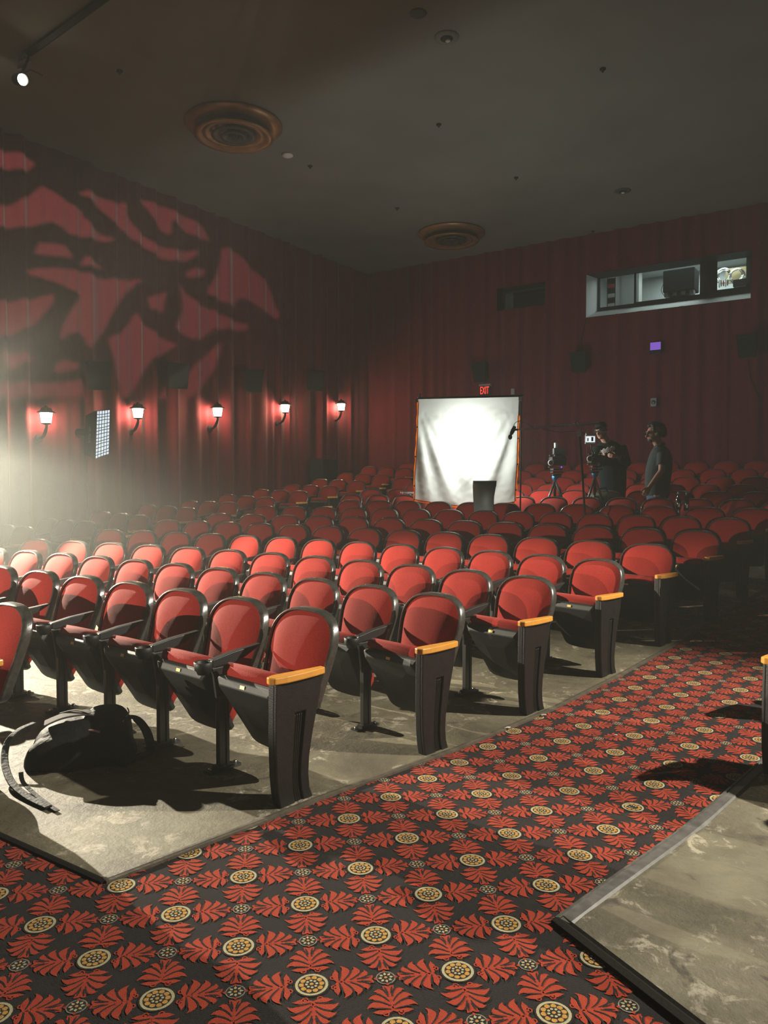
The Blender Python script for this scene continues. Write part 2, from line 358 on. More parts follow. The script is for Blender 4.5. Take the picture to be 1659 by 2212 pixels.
    return base.build('aisle_carpet', CARPET)
cp = carpet(); tag(cp, kind='structure')
# edge strips where carpet meets concrete
def strip(name, pts, widths, m_, lift=0.0):
    mb = MB(); rings = []
    for i, (x, y) in enumerate(pts):
        a = Vector(pts[max(i-1, 0)]); b = Vector(pts[min(i+1, len(pts)-1)]); t = (b-a).normalized(); nrm = Vector((-t.y, t.x))
        z = floor_z(x, y)+SLAB+lift
        rings.append([Vector((x+nrm.x*o, y+nrm.y*o, z+h)) for o, h in widths])
    mb.loft(rings, 0, False); o = mb.build(name, m_); tag(o, kind='structure'); return o
prof = [(-0.016, -0.012), (-0.015, 0.004), (-0.004, 0.006), (-0.003, 0.001), (0.003, 0.001), (0.004, 0.006), (0.020, 0.005), (0.030, -0.004), (0.030, -0.012)]
prof_wide = [(-0.012, -0.012), (-0.011, 0.006), (0.0, 0.008), (0.002, 0.003), (0.008, 0.003), (0.010, 0.008), (0.045, 0.006), (0.060, -0.004), (0.060, -0.012)]
M['trim_metal'] = mat('scuffed_metal_trim', (0.11, 0.105, 0.095), 0.5, spec=0.5, var=0.3, vscale=20)
strip('trim_1', [(lerp_tab(LEFT_EDGE, y), y) for y in frange(1.817, 17.5, 60)], prof, M['trim'])
strip('trim_2', [(x, 1.817) for x in frange(-2.462, -9.0, 20)], [(-p, q) for p, q in [(-0.018, -0.012), (-0.016, 0.002), (0, 0.004), (0.010, 0.003), (0.014, -0.012)]][::-1], M['trim_dark'])
strip('trim_3', [(lerp_tab(RIGHT_EDGE, y), y) for y in frange(2.515, 17.5, 60)], [(-p, q) for p, q in prof_wide][::-1], M['trim_metal'])
strip('trim_4', [(-0.926+(2.515-y)*1.755, y) for y in frange(2.515, -0.5, 14)], [(-0.030, -0.012), (-0.028, 0.008), (0.0, 0.010), (0.012, 0.004), (0.024, 0.009), (0.030, -0.012)], M['trim_dark'])
# ------------------------------------------------------------------ room shell
def shell(name, verts, m_, faces=None):
    o = MB().add(verts, faces or [list(range(len(verts)))]).build(name, m_); tag(o, kind='structure'); return o
shell('ceiling', [(XL-.3, YF, ZC), (XR, YF, ZC), (XR, YB+.3, ZC), (XL-.3, YB+.3, ZC)], M['ceiling'])
shell('wall_left', [(XL-.25, YF, -0.2), (XL-.25, YB+.3, -0.2), (XL-.25, YB+.3, ZC), (XL-.25, YF, ZC)], M['wall'])
shell('wall_right', [(XR, YF, -0.2), (XR, YB+.3, -0.2), (XR, YB+.3, ZC), (XR, YF, ZC)], M['wall'])
# openings of the projection booth, read off the photograph on the back wall plane
YW = YB-0.02
bl, br = on_y(1267, 690, YW), on_y(1622, 641, YW); tl, tr = on_y(1267, 596, YW), on_y(1617, 540, YW)
BX0, BX1 = bl.x, br.x; BZ0, BZ1 = (bl.z+br.z)/2, (tl.z+tr.z)/2
s0, s1 = on_y(1075, 672, YW), on_y(1178, 610, YW); SX0, SX1, SZ0, SZ1 = s0.x, s1.x, s0.z, s1.z
def wall_with_holes(name, y, m_, holes, wave=None, nx=1, x0=XL-.3, x1=XR, z0=-0.2, z1=ZC):
    xs = sorted(set(frange(x0, x1, nx)+[h[i] for h in holes for i in (0, 1)])); zs = sorted(set(frange(z0, z1, 6)+[h[i] for h in holes for i in (2, 3)]))
    v = [(x, y+(wave(x, z) if wave else 0), z) for z in zs for x in xs]; f = []; n = len(xs)
    for i in range(len(zs)-1):
        for j in range(n-1):
            mx_, mz_ = (xs[j]+xs[j+1])/2, (zs[i]+zs[i+1])/2
            if any(h[0] < mx_ < h[1] and h[2] < mz_ < h[3] for h in holes): continue
            f.append([i*n+j, i*n+j+1, (i+1)*n+j+1, (i+1)*n+j])
    return MB().add(v, f, 0, True).build(name, m_)
HOLES = [(BX0, BX1, BZ0, BZ1), (SX0, SX1, SZ0, SZ1)]
wb = wall_with_holes('wall_back', YB+0.22, M['wall'], HOLES, nx=12); tag(wb, kind='structure')
def folds(seed, amp):
    rnd = random.Random(seed); pl = []; x = -30.0
    while x < 30: pl.append((x, rnd.uniform(0.5, 1.3), rnd.uniform(0.05, 0.14))); x += rnd.uniform(0.22, 0.62)
    def fn(t, z):
        s = 0.35*math.sin(t*9.1+0.8*math.sin(t*2.3))+0.25*math.sin(t*17.3+1.7*math.sin(t*3.1))
        tt = t+0.010*math.sin(z*0.9+t)
        for c, a, w_ in pl:
            d = tt-c
            if -0.5 < d < 0.5:
                s += a*math.exp(-(d/w_)**2)*(1.0+0.15*math.sin(z*0.7+c))
        return -amp*s
    return fn
fb = folds(3, 0.055)
cb = wall_with_holes('stage_curtain', YB-0.02, M['curtain'], HOLES, fb, nx=760, x0=XL, x1=3.0, z0=0.6)
tag(cb, 'dark red pleated curtain covering the back wall around the booth window', 'curtain')
fl_ = folds(11, 0.085)
def left_curtain():
    ys = frange(4.2, YB, 800); zs = frange(-0.05, ZC, 8)
    v = [(XL+0.0-fl_(y, z), y, z) for z in zs for y in ys]; n = len(ys)
    f = [[i*n+j, i*n+j+1, (i+1)*n+j+1, (i+1)*n+j] for i in range(len(zs)-1) for j in range(n-1)]
    return MB().add(v, f, 0, True).build('wall_curtain', M['curtain'])
tag(left_curtain(), 'red pleated curtain behind the wall lanterns, patterned by projected light', 'curtain')
# ------------------------------------------------------------------ theatre chairs
def yrear(z): return 0.03-(0.845-z)*0.32
def back_outline(inset=0.0, n=26):
    pts = []
    hw = lambda z: 0.218+(0.252-0.218)*min(1, max(0, (z-0.36)/0.29))
    for z in (0.38, 0.44, 0.50, 0.56, 0.62): pts.append((hw(z)-inset, z))
    for i in range(n+1):
        a = PI*i/n; ca, sa = math.cos(a), math.sin(a); e = 2/2.7
        pts.append(((0.252-inset)*math.copysign(abs(ca)**e, ca), 0.655+(0.19-inset)*abs(sa)**e))
    for z in (0.62, 0.56, 0.50, 0.44, 0.38): pts.append((-hw(z)+inset, z))
    pts += [(-0.19+inset*0.5, 0.352+inset), (0.19-inset*0.5, 0.352+inset)]
    return pts
def make_shell():
    mb = MB(); o0 = back_outline(0); o1 = back_outline(0.004); o2 = back_outline(0.020); o3 = back_outline(0.022)
    o3 = back_outline(0.016)
    rings = [[(x*0.2, yrear(z)+0.018, 0.6+(z-0.6)*0.2) for x, z in o0], [(x*0.93, yrear(z)+0.012, 0.6+(z-0.6)*0.94) for x, z in o0], [(x, yrear(z), z) for x, z in o0],
             [(x, yrear(z)-0.005, z) for x, z in o0], [(x, yrear(z)-0.030, z) for x, z in o0], [(x, yrear(z)-0.042, z) for x, z in back_outline(0.002)], [(x, yrear(z)-0.050, z) for x, z in back_outline(0.0055)], [(x, yrear(z)-0.0530, z) for x, z in back_outline(0.0105)]]
    mb.loft(rings, 0, True, cap=False); mb.f.append(list(range(len(o0)))[::-1]); mb.m.append(0); mb.sm.append(False)
    mb.loft([[(x, yrear(z)-0.0535, z) for x, z in back_outline(0.0105)], [(x, yrear(z)-0.040, z) for x, z in back_outline(0.0150)]], 1, True, cap=False)
    return mb
def make_back_cushion():
    mb = MB(); o = back_outline(0.0140); rings = []
    for t in (1.0, 0.97, 0.9, 0.78, 0.6, 0.4, 0.2, 0.02):
        b = 0.028+0.062*(1-t**3.2)
        rings.append([(x*t, yrear(0.6+(z-0.6)*t)-b, 0.6+(z-0.6)*t) for x, z in o])
    mb.loft(rings, 0, True, cap=True); return mb
ST = Vector((0, -0.425, 0.525)); SB_ = Vector((0, -0.205, 0.150))       # folded-up seat: front edge and hinge edge
SU = (SB_-ST).normalized(); SN = Vector((0, SU.z, -SU.y)); SLEN = (SB_-ST).length
if SN.y > 0: SN = -SN                                                   # outward: towards the screen
def seat_pt(x, u, h): return ST+SU*u+SN*h+Vector((x, 0, 0))
def seat_outline(inset=0.0):
    pts = [(-0.232+inset, 0.012+inset), (-0.215+inset, inset), (0.215-inset, inset), (0.232-inset, 0.012+inset)]
    hw = lambda u: 0.232-inset-0.050*(u/0.40)
    for u in (0.12, 0.22, 0.32, 0.395-inset): pts.append((hw(u), u))
    for i in range(1, 12):
        a = PI*i/12; pts.append((hw(0.40)*math.copysign(abs(math.cos(a))**0.75, math.cos(a)), 0.40-inset+0.052*math.sin(a)**0.8))
    for u in (0.395-inset, 0.32, 0.22, 0.12): pts.append((-hw(u), u))
    return pts[::-1]
def make_seat_pan():
    mb = MB(); a = seat_outline(0.0); b = seat_outline(0.026)
    mb.loft([[seat_pt(x, u, -0.012) for x, u in a], [seat_pt(x, u, 0.012) for x, u in a], [seat_pt(x, u, 0.040) for x, u in b], [seat_pt(x*0.4, 0.2+(u-0.2)*0.4, 0.052) for x, u in b]], 0, False, True)
    return mb
def make_seat_cushion():
    mb = MB(); a = seat_outline(0.012)
    def ring(t, h, du=0.0): return [seat_pt(x*t, 0.2+(u-0.2)*t+du, h) for x, u in a]
    mb.loft([ring(0.99, -0.012), ring(1.02, -0.022, -0.018), ring(1.035, -0.045, -0.034), ring(1.01, -0.075, -0.036), ring(0.93, -0.100, -0.026), ring(0.6, -0.116), ring(0.05, -0.118)], 0, True, True)
    return mb
def xsec(poly, x0, x1, mi=0, mb=None):
    mb = mb or MB(); return mb.prism(poly, lambda p, q, t: Vector((t, p, q)), x0, x1, mi)
PANEL = [(-0.492, 0), (-0.507, 0.06), (-0.518, 0.15), (-0.523, 0.30), (-0.522, 0.45), (-0.518, 0.587), (-0.198, 0.587), (-0.212, 0.50), (-0.240, 0.41), (-0.270, 0.31), (-0.294, 0.20), (-0.300, 0.12), (-0.292, 0.05), (-0.270, 0)]
def make_end_panel(sx=1):
    mb = MB()
    def P(poly, a, b): mb.prism(poly, lambda p, q, t: Vector((sx*t, p, q)), a, b)
    P(PANEL, 0.282, 0.322)
    skin = PANEL+[(-0.332, 0.0), (-0.350, 0.05), (-0.357, 0.12), (-0.352, 0.20), (-0.336, 0.31), (-0.318, 0.43), (-0.392, 0.43), (-0.402, 0.31), (-0.412, 0.20), (-0.416, 0.12), (-0.410, 0.05), (-0.395, 0.0)]
    P(skin, 0.322, 0.340)
    for k in range(4):
        f = (k+0.45)/4*0.80
        path = [(a_+f*(b_-a_), z) for a_, b_, z in [(-0.392, -0.318, 0.42), (-0.402, -0.336, 0.31), (-0.412, -0.352, 0.20), (-0.416, -0.357, 0.12), (-0.410, -0.350, 0.05), (-0.395, -0.332, 0.0)]]
        poly = [(y-0.0055, z) for y, z in path]+[(y+0.0055, z) for y, z in path[::-1]]
        P(poly, 0.320, 0.334)
    return mb
def make_wood_arm(sx=1):
    mb = MB(); prof_ = [(0.353, -0.19), (0.360, -0.26), (0.362, -0.36), (0.358, -0.46), (0.345, -0.53), (0.318, -0.548), (0.292, -0.54), (0.282, -0.50), (0.288, -0.44), (0.300, -0.36), (0.312, -0.26), (0.320, -0.19)]
    mb.prism(prof_, lambda p, q, t: Vector((sx*p, q, t)), 0.586, 0.620); return mb
def make_mid_arm():
    mb = MB(); x = -0.2825
    xsec([(-0.435, 0.556), (-0.435, 0.596), (-0.30, 0.618), (-0.115, 0.634), (-0.150, 0.614), (-0.22, 0.580), (-0.30, 0.560)], x-0.021, x+0.021, 0, mb)
    xsec([(-0.42, 0.50), (-0.43, 0.55), (-0.27, 0.55), (-0.30, 0.44), (-0.33, 0.36), (-0.40, 0.36)], x-0.010, x+0.010, 0, mb)
    return mb
def make_cup():
    mb = MB(); mb.lathe([(0.030, 0.528), (0.038, 0.546), (0.046, 0.552), (0.049, 0.590), (0.044, 0.594), (0.040, 0.588), (0.036, 0.55), (0.005, 0.55)], (-0.2825, -0.480, 0), seg=20); return mb
def make_leg():
    mb = MB(); x = -0.2825
    mb.box((x, -0.365, 0.20), (0.034, 0.060, 0.40)); mb.box((x-0.019, -0.345, 0.20), (0.010, 0.020, 0.38)); mb.box((x+0.019, -0.345, 0.20), (0.010, 0.020, 0.38))
    mb.tube([(x-0.03, -0.28, 0.36), (x+0.03, -0.28, 0.36)], 0.026, 12); return mb
def make_foot():
    mb = MB(); x = -0.2825; mb.box((x, -0.365, 0.008), (0.060, 0.20, 0.014)); mb.box((x, -0.365, 0.022), (0.045, 0.10, 0.016)); return mb
def make_bolts():
    mb = MB(); x = -0.2825
    for y in (-0.445, -0.285): mb.lathe([(0.012, 0.014), (0.012, 0.024), (0.006, 0.028)], (x, y, 0), seg=8)
    return mb
proto = thing('theatre_seat', 'x', 'theatre seat')
obj_ = make_back_cushion().build('backrest', M['velvet'], proto)
make_shell().build('back_shell', [M['rim_plastic'], M['rim_edge']], proto)
make_seat_cushion().build('seat_cushion', M['velvet'], proto)
pan = make_seat_pan().build('seat_pan', M['black_plastic'], proto, bevel=0.006)
pl = MB(); q0 = seat_pt(0.0, 0.012, 0.028); RM = Matrix((Vector((1, 0, 0)), SU, SN)).transposed()
pl.box(q0, (0.034, 0.016, 0.008), 0, RM @ Matrix.Rotation(math.radians(45), 3, 'X')); pl.build('number_plate', M['brass'], pan)
ar = make_mid_arm().build('armrest', M['black_plastic'], proto, bevel=0.004); make_cup().build('cup_holder', M['black_plastic'], ar)
lg = make_leg().build('leg', M['steel'], proto, bevel=0.003); make_foot().build('foot_plate', M['steel'], lg); make_bolts().build('bolt', M['chrome'], lg)
def squeeze(mb):
    mb.v = [(x, -0.360+(y+0.360)*0.91 - 0.004, z) for x, y, z in mb.v]; return mb
EP = squeeze(make_end_panel(1)).build('end_panel', M['panel'], proto, bevel=0.006); WA = squeeze(make_wood_arm(1)).build('wooden_armrest', M['wood'], proto, bevel=0.006)
EPL = squeeze(make_end_panel(-1)).build('far_end_panel', M['panel'], proto, bevel=0.006); WAL = squeeze(make_wood_arm(-1)).build('far_wooden_armrest', M['wood'], proto, bevel=0.006)
EPL['only'] = 'far'
ORD = 'zeroth first second third fourth fifth sixth seventh eighth ninth tenth eleventh twelfth thirteenth fourteenth fifteenth sixteenth'.split()
used_proto = [False]
def place_seat(x, y, z, rz, sx, label, group, end=None, simple=False):
    skip = []
    if end != 'aisle': skip += ['end_panel', 'wooden_armrest']
    if end != 'far': skip += ['far_end_panel', 'far_wooden_armrest']
    if end == 'far': skip += ['armrest', 'leg']
    if simple: skip += ['number_plate', 'cup_holder', 'foot_plate', 'bolt']
    o = copy_tree(proto, None, skip)
    o.location = (x, y, z+SLAB); o.rotation_euler = (0, 0, rz); o.scale = (sx, 1, 1)
    o['label'] = label; o['group'] = group
    return o
def seat_at(r, k, s=None):
    X, Y, ph, sp, K = ROWS[r]; t = sp*k+0.212*sp/0.565
    x, y, a = row_pt(r, t); return x, y, -a
NSEAT = [9, 12, 12, 13, 13, 13, 14, 12, 14, 14, 14, 15, 15, 15]
for r in range(14):
    n = NSEAT[r]
    for k in range(n):
        x, y, rz = seat_at(r, k)
        where = 'in %s row behind the backpack' % ORD[r+1]
        if k == 0: lab = 'red theatre seat with wooden armrest on the carpeted aisle, %s' % where
        else: lab = 'red theatre seat %s from the carpeted aisle, %s' % (ORD[k+1], where)
        far = (k == n-1 and r >= 2)
        place_seat(x, y, ROWZ[r], rz, ROWS[r][3]/0.570, lab, 'theatre seats of the middle block', 'aisle' if k == 0 else ('far' if far else None), simple=r >= 9)
# the short row in front of the backpack: only its end seat enters the picture
X0 = (-4.06, 2.42)
for k in range(6):
    place_seat(X0[0]-0.565*k*math.cos(0.12), X0[1]+0.565*k*math.sin(0.10), 0, -0.10, 0.99,
               'red theatre seat cut off by the picture edge beside the backpack, wooden armrest' if k == 0 else 'red theatre seat outside the picture, %s along the row by the backpack' % ORD[k+1],
               'theatre seats of the short front row', 'aisle' if k == 0 else None)
# block beyond the far aisle, under the wall lanterns
for i in range(12):
    y0 = 6.35+1.0*i; x0 = -10.30+0.02*i
    for k in range(3 if i < 11 else 2):
        x = x0-0.57*k; y = y0+0.06*k; z = floor_z(x, y-0.25)
        lab = 'dim seat under the wall lanterns, %s from far aisle, %s row from the screen' % (ORD[k+1], ORD[i+1])
        place_seat(x, y, z, 0.06, 1.0, lab, 'dim seats under the wall lanterns', 'aisle' if k == 0 else None, simple=True)
# block across the carpeted aisle: the end panel of its first row
for j in range(2):
    for k in range(3):
        x = -0.005+0.10*j+0.56*k*math.cos(0.42); y = 4.685+1.05*j-0.56*k*math.sin(0.42)
        place_seat(x, y, floor_z(x, y-0.25), -0.42, 0.99, 'theatre seat across the carpeted aisle, only end panel and wooden armrest in view' if j+k == 0 else 'theatre seat outside the picture across the carpet, %s from the aisle, %s row' % (ORD[k+1], ORD[j+1]),
                   'theatre seats across the carpeted aisle', 'far' if k == 0 else None)
for o in [proto]+list(proto.children_recursive): bpy.data.objects.remove(o, do_unlink=True)
ren = {'far_end_panel': 'end_panel', 'far_wooden_armrest': 'wooden_armrest'}
for o in list(bpy.data.objects):
    b = o.name.split('.')[0]
    if b in ren: o.name = ren[b]
# ------------------------------------------------------------------ projection booth behind the back wall
def struct(mb, name, m_, bevel=0): o = mb.build(name, m_, bevel=bevel); tag(o, kind='structure'); return o
YF_ = YB+0.42                                           # plane of the booth window frame
M['booth_wall'] = mat('booth_wall_paint', (0.42, 0.45, 0.44), 0.8, var=0.08, vscale=1.5)
M['reveal'] = mat('reveal_paint', (0.70, 0.72, 0.70), 0.7)
def glass():
    m = bpy.data.materials.new('window_glass'); m.use_nodes = True; n = m.node_tree.nodes; l = m.node_tree.links
    n.remove(n['Principled BSDF']); t = n.new('ShaderNodeBsdfTransparent'); t.inputs[0].default_value = (0.93, 0.97, 0.96, 1)
    g = n.new('ShaderNodeBsdfGlossy'); g.inputs['Roughness'].default_value = 0.02; mx = n.new('ShaderNodeMixShader'); mx.inputs[0].default_value = 0.06
    l.new(t.outputs[0], mx.inputs[1]); l.new(g.outputs[0], mx.inputs[2]); l.new(mx.outputs[0], n['Material Output'].inputs[0]); return m
M['glass'] = glass()
bx0, bx1, bz0, bz1 = BX0-0.45, BX1+1.2, BZ0-0.7, BZ1+0.5
by0, by1 = YF_+0.03, YF_+2.6
mb = MB()
mb.add([(bx0, by1, bz0), (bx1, by1, bz0), (bx1, by1, bz1), (bx0, by1, bz1)], [(0, 1, 2, 3)])
mb.add([(bx0, by0, bz0), (bx0, by1, bz0), (bx0, by1, bz1), (bx0, by0, bz1)], [(0, 1, 2, 3)])
mb.add([(bx1, by0, bz0), (bx1, by1, bz0), (bx1, by1, bz1), (bx1, by0, bz1)], [(0, 1, 2, 3)])
mb.add([(bx0, by0, bz0), (bx1, by0, bz0), (bx1, by1, bz0), (bx0, by1, bz0)], [(0, 1, 2, 3)])
mb.add([(bx0, by0, bz1), (bx1, by0, bz1), (bx1, by1, bz1), (bx0, by1, bz1)], [(0, 1, 2, 3)])
struct(mb, 'wall_booth', M['booth_wall'])
mb = MB()                                              # splayed reveal between curtain and frame
y0, y1 = YB-0.06, YF_+0.01
mb.add([(BX0, y0, BZ0), (BX1, y0, BZ0), (BX1-0.02, y1, BZ0+0.24), (BX0+0.16, y1, BZ0+0.24)], [(0, 1, 2, 3)])
soffit = MB().add([(BX0, y0, BZ1), (BX1, y0, BZ1), (BX1-0.02, y1, BZ1-0.02), (BX0+0.16, y1, BZ1-0.02)], [(3, 2, 1, 0)]); struct(soffit, 'window_1', M['black'])  # soffit coloured black for the shade on its downward face
mb.add([(BX0, y0, BZ0), (BX0, y0, BZ1), (BX0+0.16, y1, BZ1-0.02), (BX0+0.16, y1, BZ0+0.24)], [(0, 1, 2, 3)])
mb.add([(BX1, y0, BZ0), (BX1, y0, BZ1), (BX1-0.02, y1, BZ1-0.02), (BX1-0.02, y1, BZ0+0.24)], [(3, 2, 1, 0)])
struct(mb, 'window_1', M['reveal'])
def pxx(p, q): return on_y(p, q, YF_)
panes = []
for (pa, pb, top, bot) in [(1297, 1371, (1334, 591), (1334, 661)), (1375, 1512.5, (1444, 573), (1444, 645)), (1549, 1612, (1580, 547), (1580, 624))]:
    xa, xb = pxx(pa, 640).x, pxx(pb, 630).x; panes.append((xa, xb, pxx(*bot).z, pxx(*top).z))
fr = wall_with_holes('window_frame', YF_, M['black'], panes, x0=BX0-0.2, x1=BX1+0.25, z0=BZ0-0.2, z1=BZ1+0.2)
sol = fr.modifiers.new('solid', 'SOLIDIFY'); sol.thickness = 0.06; sol.offset = 1
tag(fr, kind='structure')
for i, (xa, xb, za, zb) in enumerate(panes):
    o = MB().box(((xa+xb)/2, YF_-0.012, (za+zb)/2), (xb-xa, 0.006, zb-za)).build('pane', M['glass']); o.parent = fr
lamp('booth_lamp', 'AREA', ((BX0+BX1)/2+0.4, YF_+1.2, bz1-0.05), 85, (0.88, 1.0, 0.97), None, size=2.0)
# darker port beside it
mb = MB(); d_ = 0.35
mb.add([(SX0, YB-0.06, SZ0), (SX1, YB-0.06, SZ0), (SX1, YB+d_, SZ0), (SX0, YB+d_, SZ0)], [(0, 1, 2, 3)])
mb.add([(SX0, YB-0.06, SZ1), (SX1, YB-0.06, SZ1), (SX1, YB+d_, SZ1), (SX0, YB+d_, SZ1)], [(3, 2, 1, 0)])
mb.add([(SX0, YB-0.06, SZ0), (SX0, YB+d_, SZ0), (SX0, YB+d_, SZ1), (SX0, YB-0.06, SZ1)], [(0, 1, 2, 3)])
mb.add([(SX1, YB-0.06, SZ0), (SX1, YB+d_, SZ0), (SX1, YB+d_, SZ1), (SX1, YB-0.06, SZ1)], [(3, 2, 1, 0)])
mb.add([(SX0-0.1, YB+1.2, SZ0-0.2), (SX1+.1, YB+1.2, SZ0-0.2), (SX1+.1, YB+1.2, SZ1+.2), (SX0-.1, YB+1.2, SZ1+.2)], [(0, 1, 2, 3)])
struct(mb, 'window_2', M['black'])
o = wall_with_holes('window_frame', YB+d_, M['steel'], [(SX0+0.05, SX1-0.05, SZ0+0.05, SZ1-0.05)], x0=SX0-.02, x1=SX1+.02, z0=SZ0-.02, z1=SZ1+.02); tag(o, kind='structure')
p_ = MB().box(((SX0+SX1)/2, YB+d_+0.01, (SZ0+SZ1)/2), (SX1-SX0-0.1, 0.006, SZ1-SZ0-0.1)).build('pane', M['glass']); p_.parent = o
# inside the booth
YP = YF_+0.75
a, b = on_y(1431, 632, YP), on_y(1500, 575, YP)
pj = thing('film_projector', 'large black projector housing behind the wide booth window', 'projector', ((a.x+b.x)/2, YP+0.3, bz0))
W_, H_ = b.x-a.x, b.z-a.z
zc_ = (a.z+b.z)/2-bz0
mb = MB(); mb.box((0, 0, zc_), (W_, 0.55, H_)); M['flat_black'] = mat('flat_black_housing', (0.006, 0.007, 0.007), 0.9, spec=0.05); mb.build('housing', M['flat_black'], pj, bevel=0.02)
mb = MB(); mb.box((0, 0, (a.z-bz0)/2), (W_*0.6, 0.4, a.z-bz0-0.10)); mb.build('pedestal', M['black'], pj)
mb = MB()
for k in range(4): mb.box((-W_*0.4+k*W_*0.27, -0.15, a.z-bz0-0.05), (0.09, 0.2, 0.10))
mb.build('adjuster', M['steel'], pj)
mb = MB(); mb.tube(arc((-W_/2-0.01, -0.2, zc_-0.05), (-W_/2+0.05, -0.2, a.z-bz0-0.09), (-0.07, 0, 0)), 0.008, 6); mb.build('cable', M['steel'], pj)
YR = YF_+0.9
a, b = on_y(1312, 676, YR), on_y(1329, 590, YR)
rk = thing('equipment_rack', 'narrow rack of white labelled units seen through the booth window', 'rack', ((a.x+b.x)/2, YR+0.2, bz0))
mb = MB(); mb.box((-(b.x-a.x)*0.52, 0, (b.z-bz0)/2), (0.02, 0.4, b.z-bz0)); mb.box(((b.x-a.x)*0.52, 0, (b.z-bz0)/2), (0.02, 0.4, b.z-bz0)); mb.build('frame', M['chrome'], rk)
hh = (b.z-a.z)/8
M['rack_red'] = mat('red_unit', (0.5, 0.05, 0.08), 0.5)
for k in range(8):
    mb = MB(); mb.box((0, -0.02, a.z-bz0+hh*(k+0.5)), (b.x-a.x, 0.36, hh*0.8)); u = mb.build('unit', M['rack_red'] if k == 5 else (M['black'] if k in (6, 4, 2) else M['white']), rk, bevel=0.004)
a, b = on_y(1330, 668, YR+0.4), on_y(1371, 585, YR+0.4)
mb = MB(); mb.box(((a.x+b.x)/2+0.05, YR+0.6, (bz0+b.z+0.05)/2+0.01), (b.x-a.x+0.1, 0.3, b.z+0.05-bz0-0.02)); o = mb.build('cabinet', M['grey'], bevel=0.01); tag(o, 'plain grey cabinet beside the rack behind the booth window', 'cabinet')
YK = YF_+1.0
a, b = on_y(1566, 612, YK), on_y(1618, 572, YK)
mb = MB(); mb.box(((a.x+b.x)/2, YK+0.1, (a.z+b.z)/2), (b.x-a.x, 0.04, b.z-a.z)); M['tan'] = mat('tan_board', (0.62, 0.50, 0.28), 0.7); o = mb.build('pegboard', M['tan']); tag(o, 'tan board behind the cable coils in the small booth pane', 'board')
for i, (cx_, cy_, rr, lab) in enumerate([(1563, 597, 0.155, 'coil of bright cable hanging on the booth wall, furthest from tan board'), (1592, 596, 0.150, 'coil of bright cable hanging against the tan board in the booth')]):
    c = on_y(cx_, cy_, YK-0.05); mb = MB(); rnd = random.Random(i)
    for k in range(6):
        r_ = rr*(0.75+0.07*k); ox, oz, oy = rnd.uniform(-.02, .02), rnd.uniform(-.02, .02), rnd.uniform(-.03, .03)
        pts = [(r_*math.cos(2*PI*j/28)+ox, oy+0.01*math.sin(j), r_*1.1*math.sin(2*PI*j/28)+oz) for j in range(29)]
        mb.tube(pts, 0.008, 6)
    o = mb.build('cable_coil', M['chrome'], loc=c); tag(o, lab, 'cable', 'cable coils in the booth')
c = on_y(1600, 612, YK-0.2); mb = MB(); mb.box((0, 0, 0), (0.30, 0.2, 0.16)); o = mb.build('black_case', M['black'], loc=c, bevel=0.01); tag(o, 'small black case below the cable coils in the booth', 'case')
c = on_y(1562, 612, YK-0.3); mb = MB()
for k in range(5): mb.box((-0.08+0.045*k, 0, 0), (0.02, 0.08, 0.16-0.02*(k % 3)), k % 3)
o = mb.build('tool_bundle', [M['white'], M['chrome'], M['rack_red']], loc=c); tag(o, 'cluster of white and red bits at the bottom of the small booth pane', 'tools')
# ------------------------------------------------------------------ speakers
def speaker(name, loc, rz, wd, hd, label, group, tilt=0.0, cab='speaker'):
    t = thing(name, label, 'speaker', loc, rz, group); Rt = Matrix.Rotation(tilt, 3, 'X'); mb = MB()
    # local -y is the front
    fr_ = [(-wd/2, -0.20, hd/2), (wd/2, -0.20, hd/2), (wd*0.42, -0.16, -hd/2), (-wd*0.42, -0.16, -hd/2)]
    bk = [(-wd*0.30, 0.14, hd*0.42), (wd*0.30, 0.14, hd*0.42), (wd*0.28, 0.14, -hd*0.38), (-wd*0.28, 0.14, -hd*0.38)]
    mb.add([Rt @ Vector(p) for p in fr_+bk], [(3, 2, 1, 0), (4, 5, 6, 7), (0, 1, 5, 4), (1, 2, 6, 5), (2, 3, 7, 6), (3, 0, 4, 7)]); mb.build('cabinet', M['speaker'], t, bevel=0.02)
    g = MB(); g.add([Rt @ Vector(p) for p in [(-wd*.45, -0.208, hd*.44), (wd*.45, -0.208, hd*.44), (wd*.385, -0.172, -hd*.45), (-wd*.385, -0.172, -hd*.45)]], [(3, 2, 1, 0)]); g.build('grille', M['speaker'], t)
    h = MB(); h.box(Rt @ Vector((0, 0.20, 0.0)), (0.10, 0.16, 0.16)); h.build('bracket', M['steel'], t)
    return t
for i, (p, q) in enumerate([(213, 812), (383, 812), (545, 823), (678, 822)]):
    P = on_x(p, q, XL+0.36); speaker('wall_speaker', P, PI/2-0.6, 0.46, 0.52, 'dark tapered speaker on the lantern curtain, %s from the screen end' % ORD[i+1], 'speakers on the lantern curtain', 0.14)
for p, q, lab in [(1041, 803, 'dark speaker on the back curtain directly above the exit sign'), (1254, 781, 'dark speaker on back curtain between exit sign and violet panel'), (1616, 746, 'dark speaker on back curtain below the small booth pane')]:
    P = on_y(p, q, YB-0.36); speaker('wall_speaker', P, 0, 0.42, 0.50, lab, 'speakers on the back curtain', 0.2)
P = on_x(700, 1013, XL+0.5); t = thing('subwoofer', 'dark square subwoofer box low against curtain below last lantern', 'speaker', (P.x, P.y, floor_z(P.x, P.y)))
mb = MB(); hz = P.z-floor_z(P.x, P.y); mb.box((0, 0, hz), (0.45, 0.62, 0.50)); mb.build('cabinet', M['speaker'], t, bevel=0.01)
mb = MB(); mb.box((0.23, 0, hz), (0.012, 0.56, 0.44)); mb.build('grille', M['speaker'], t)
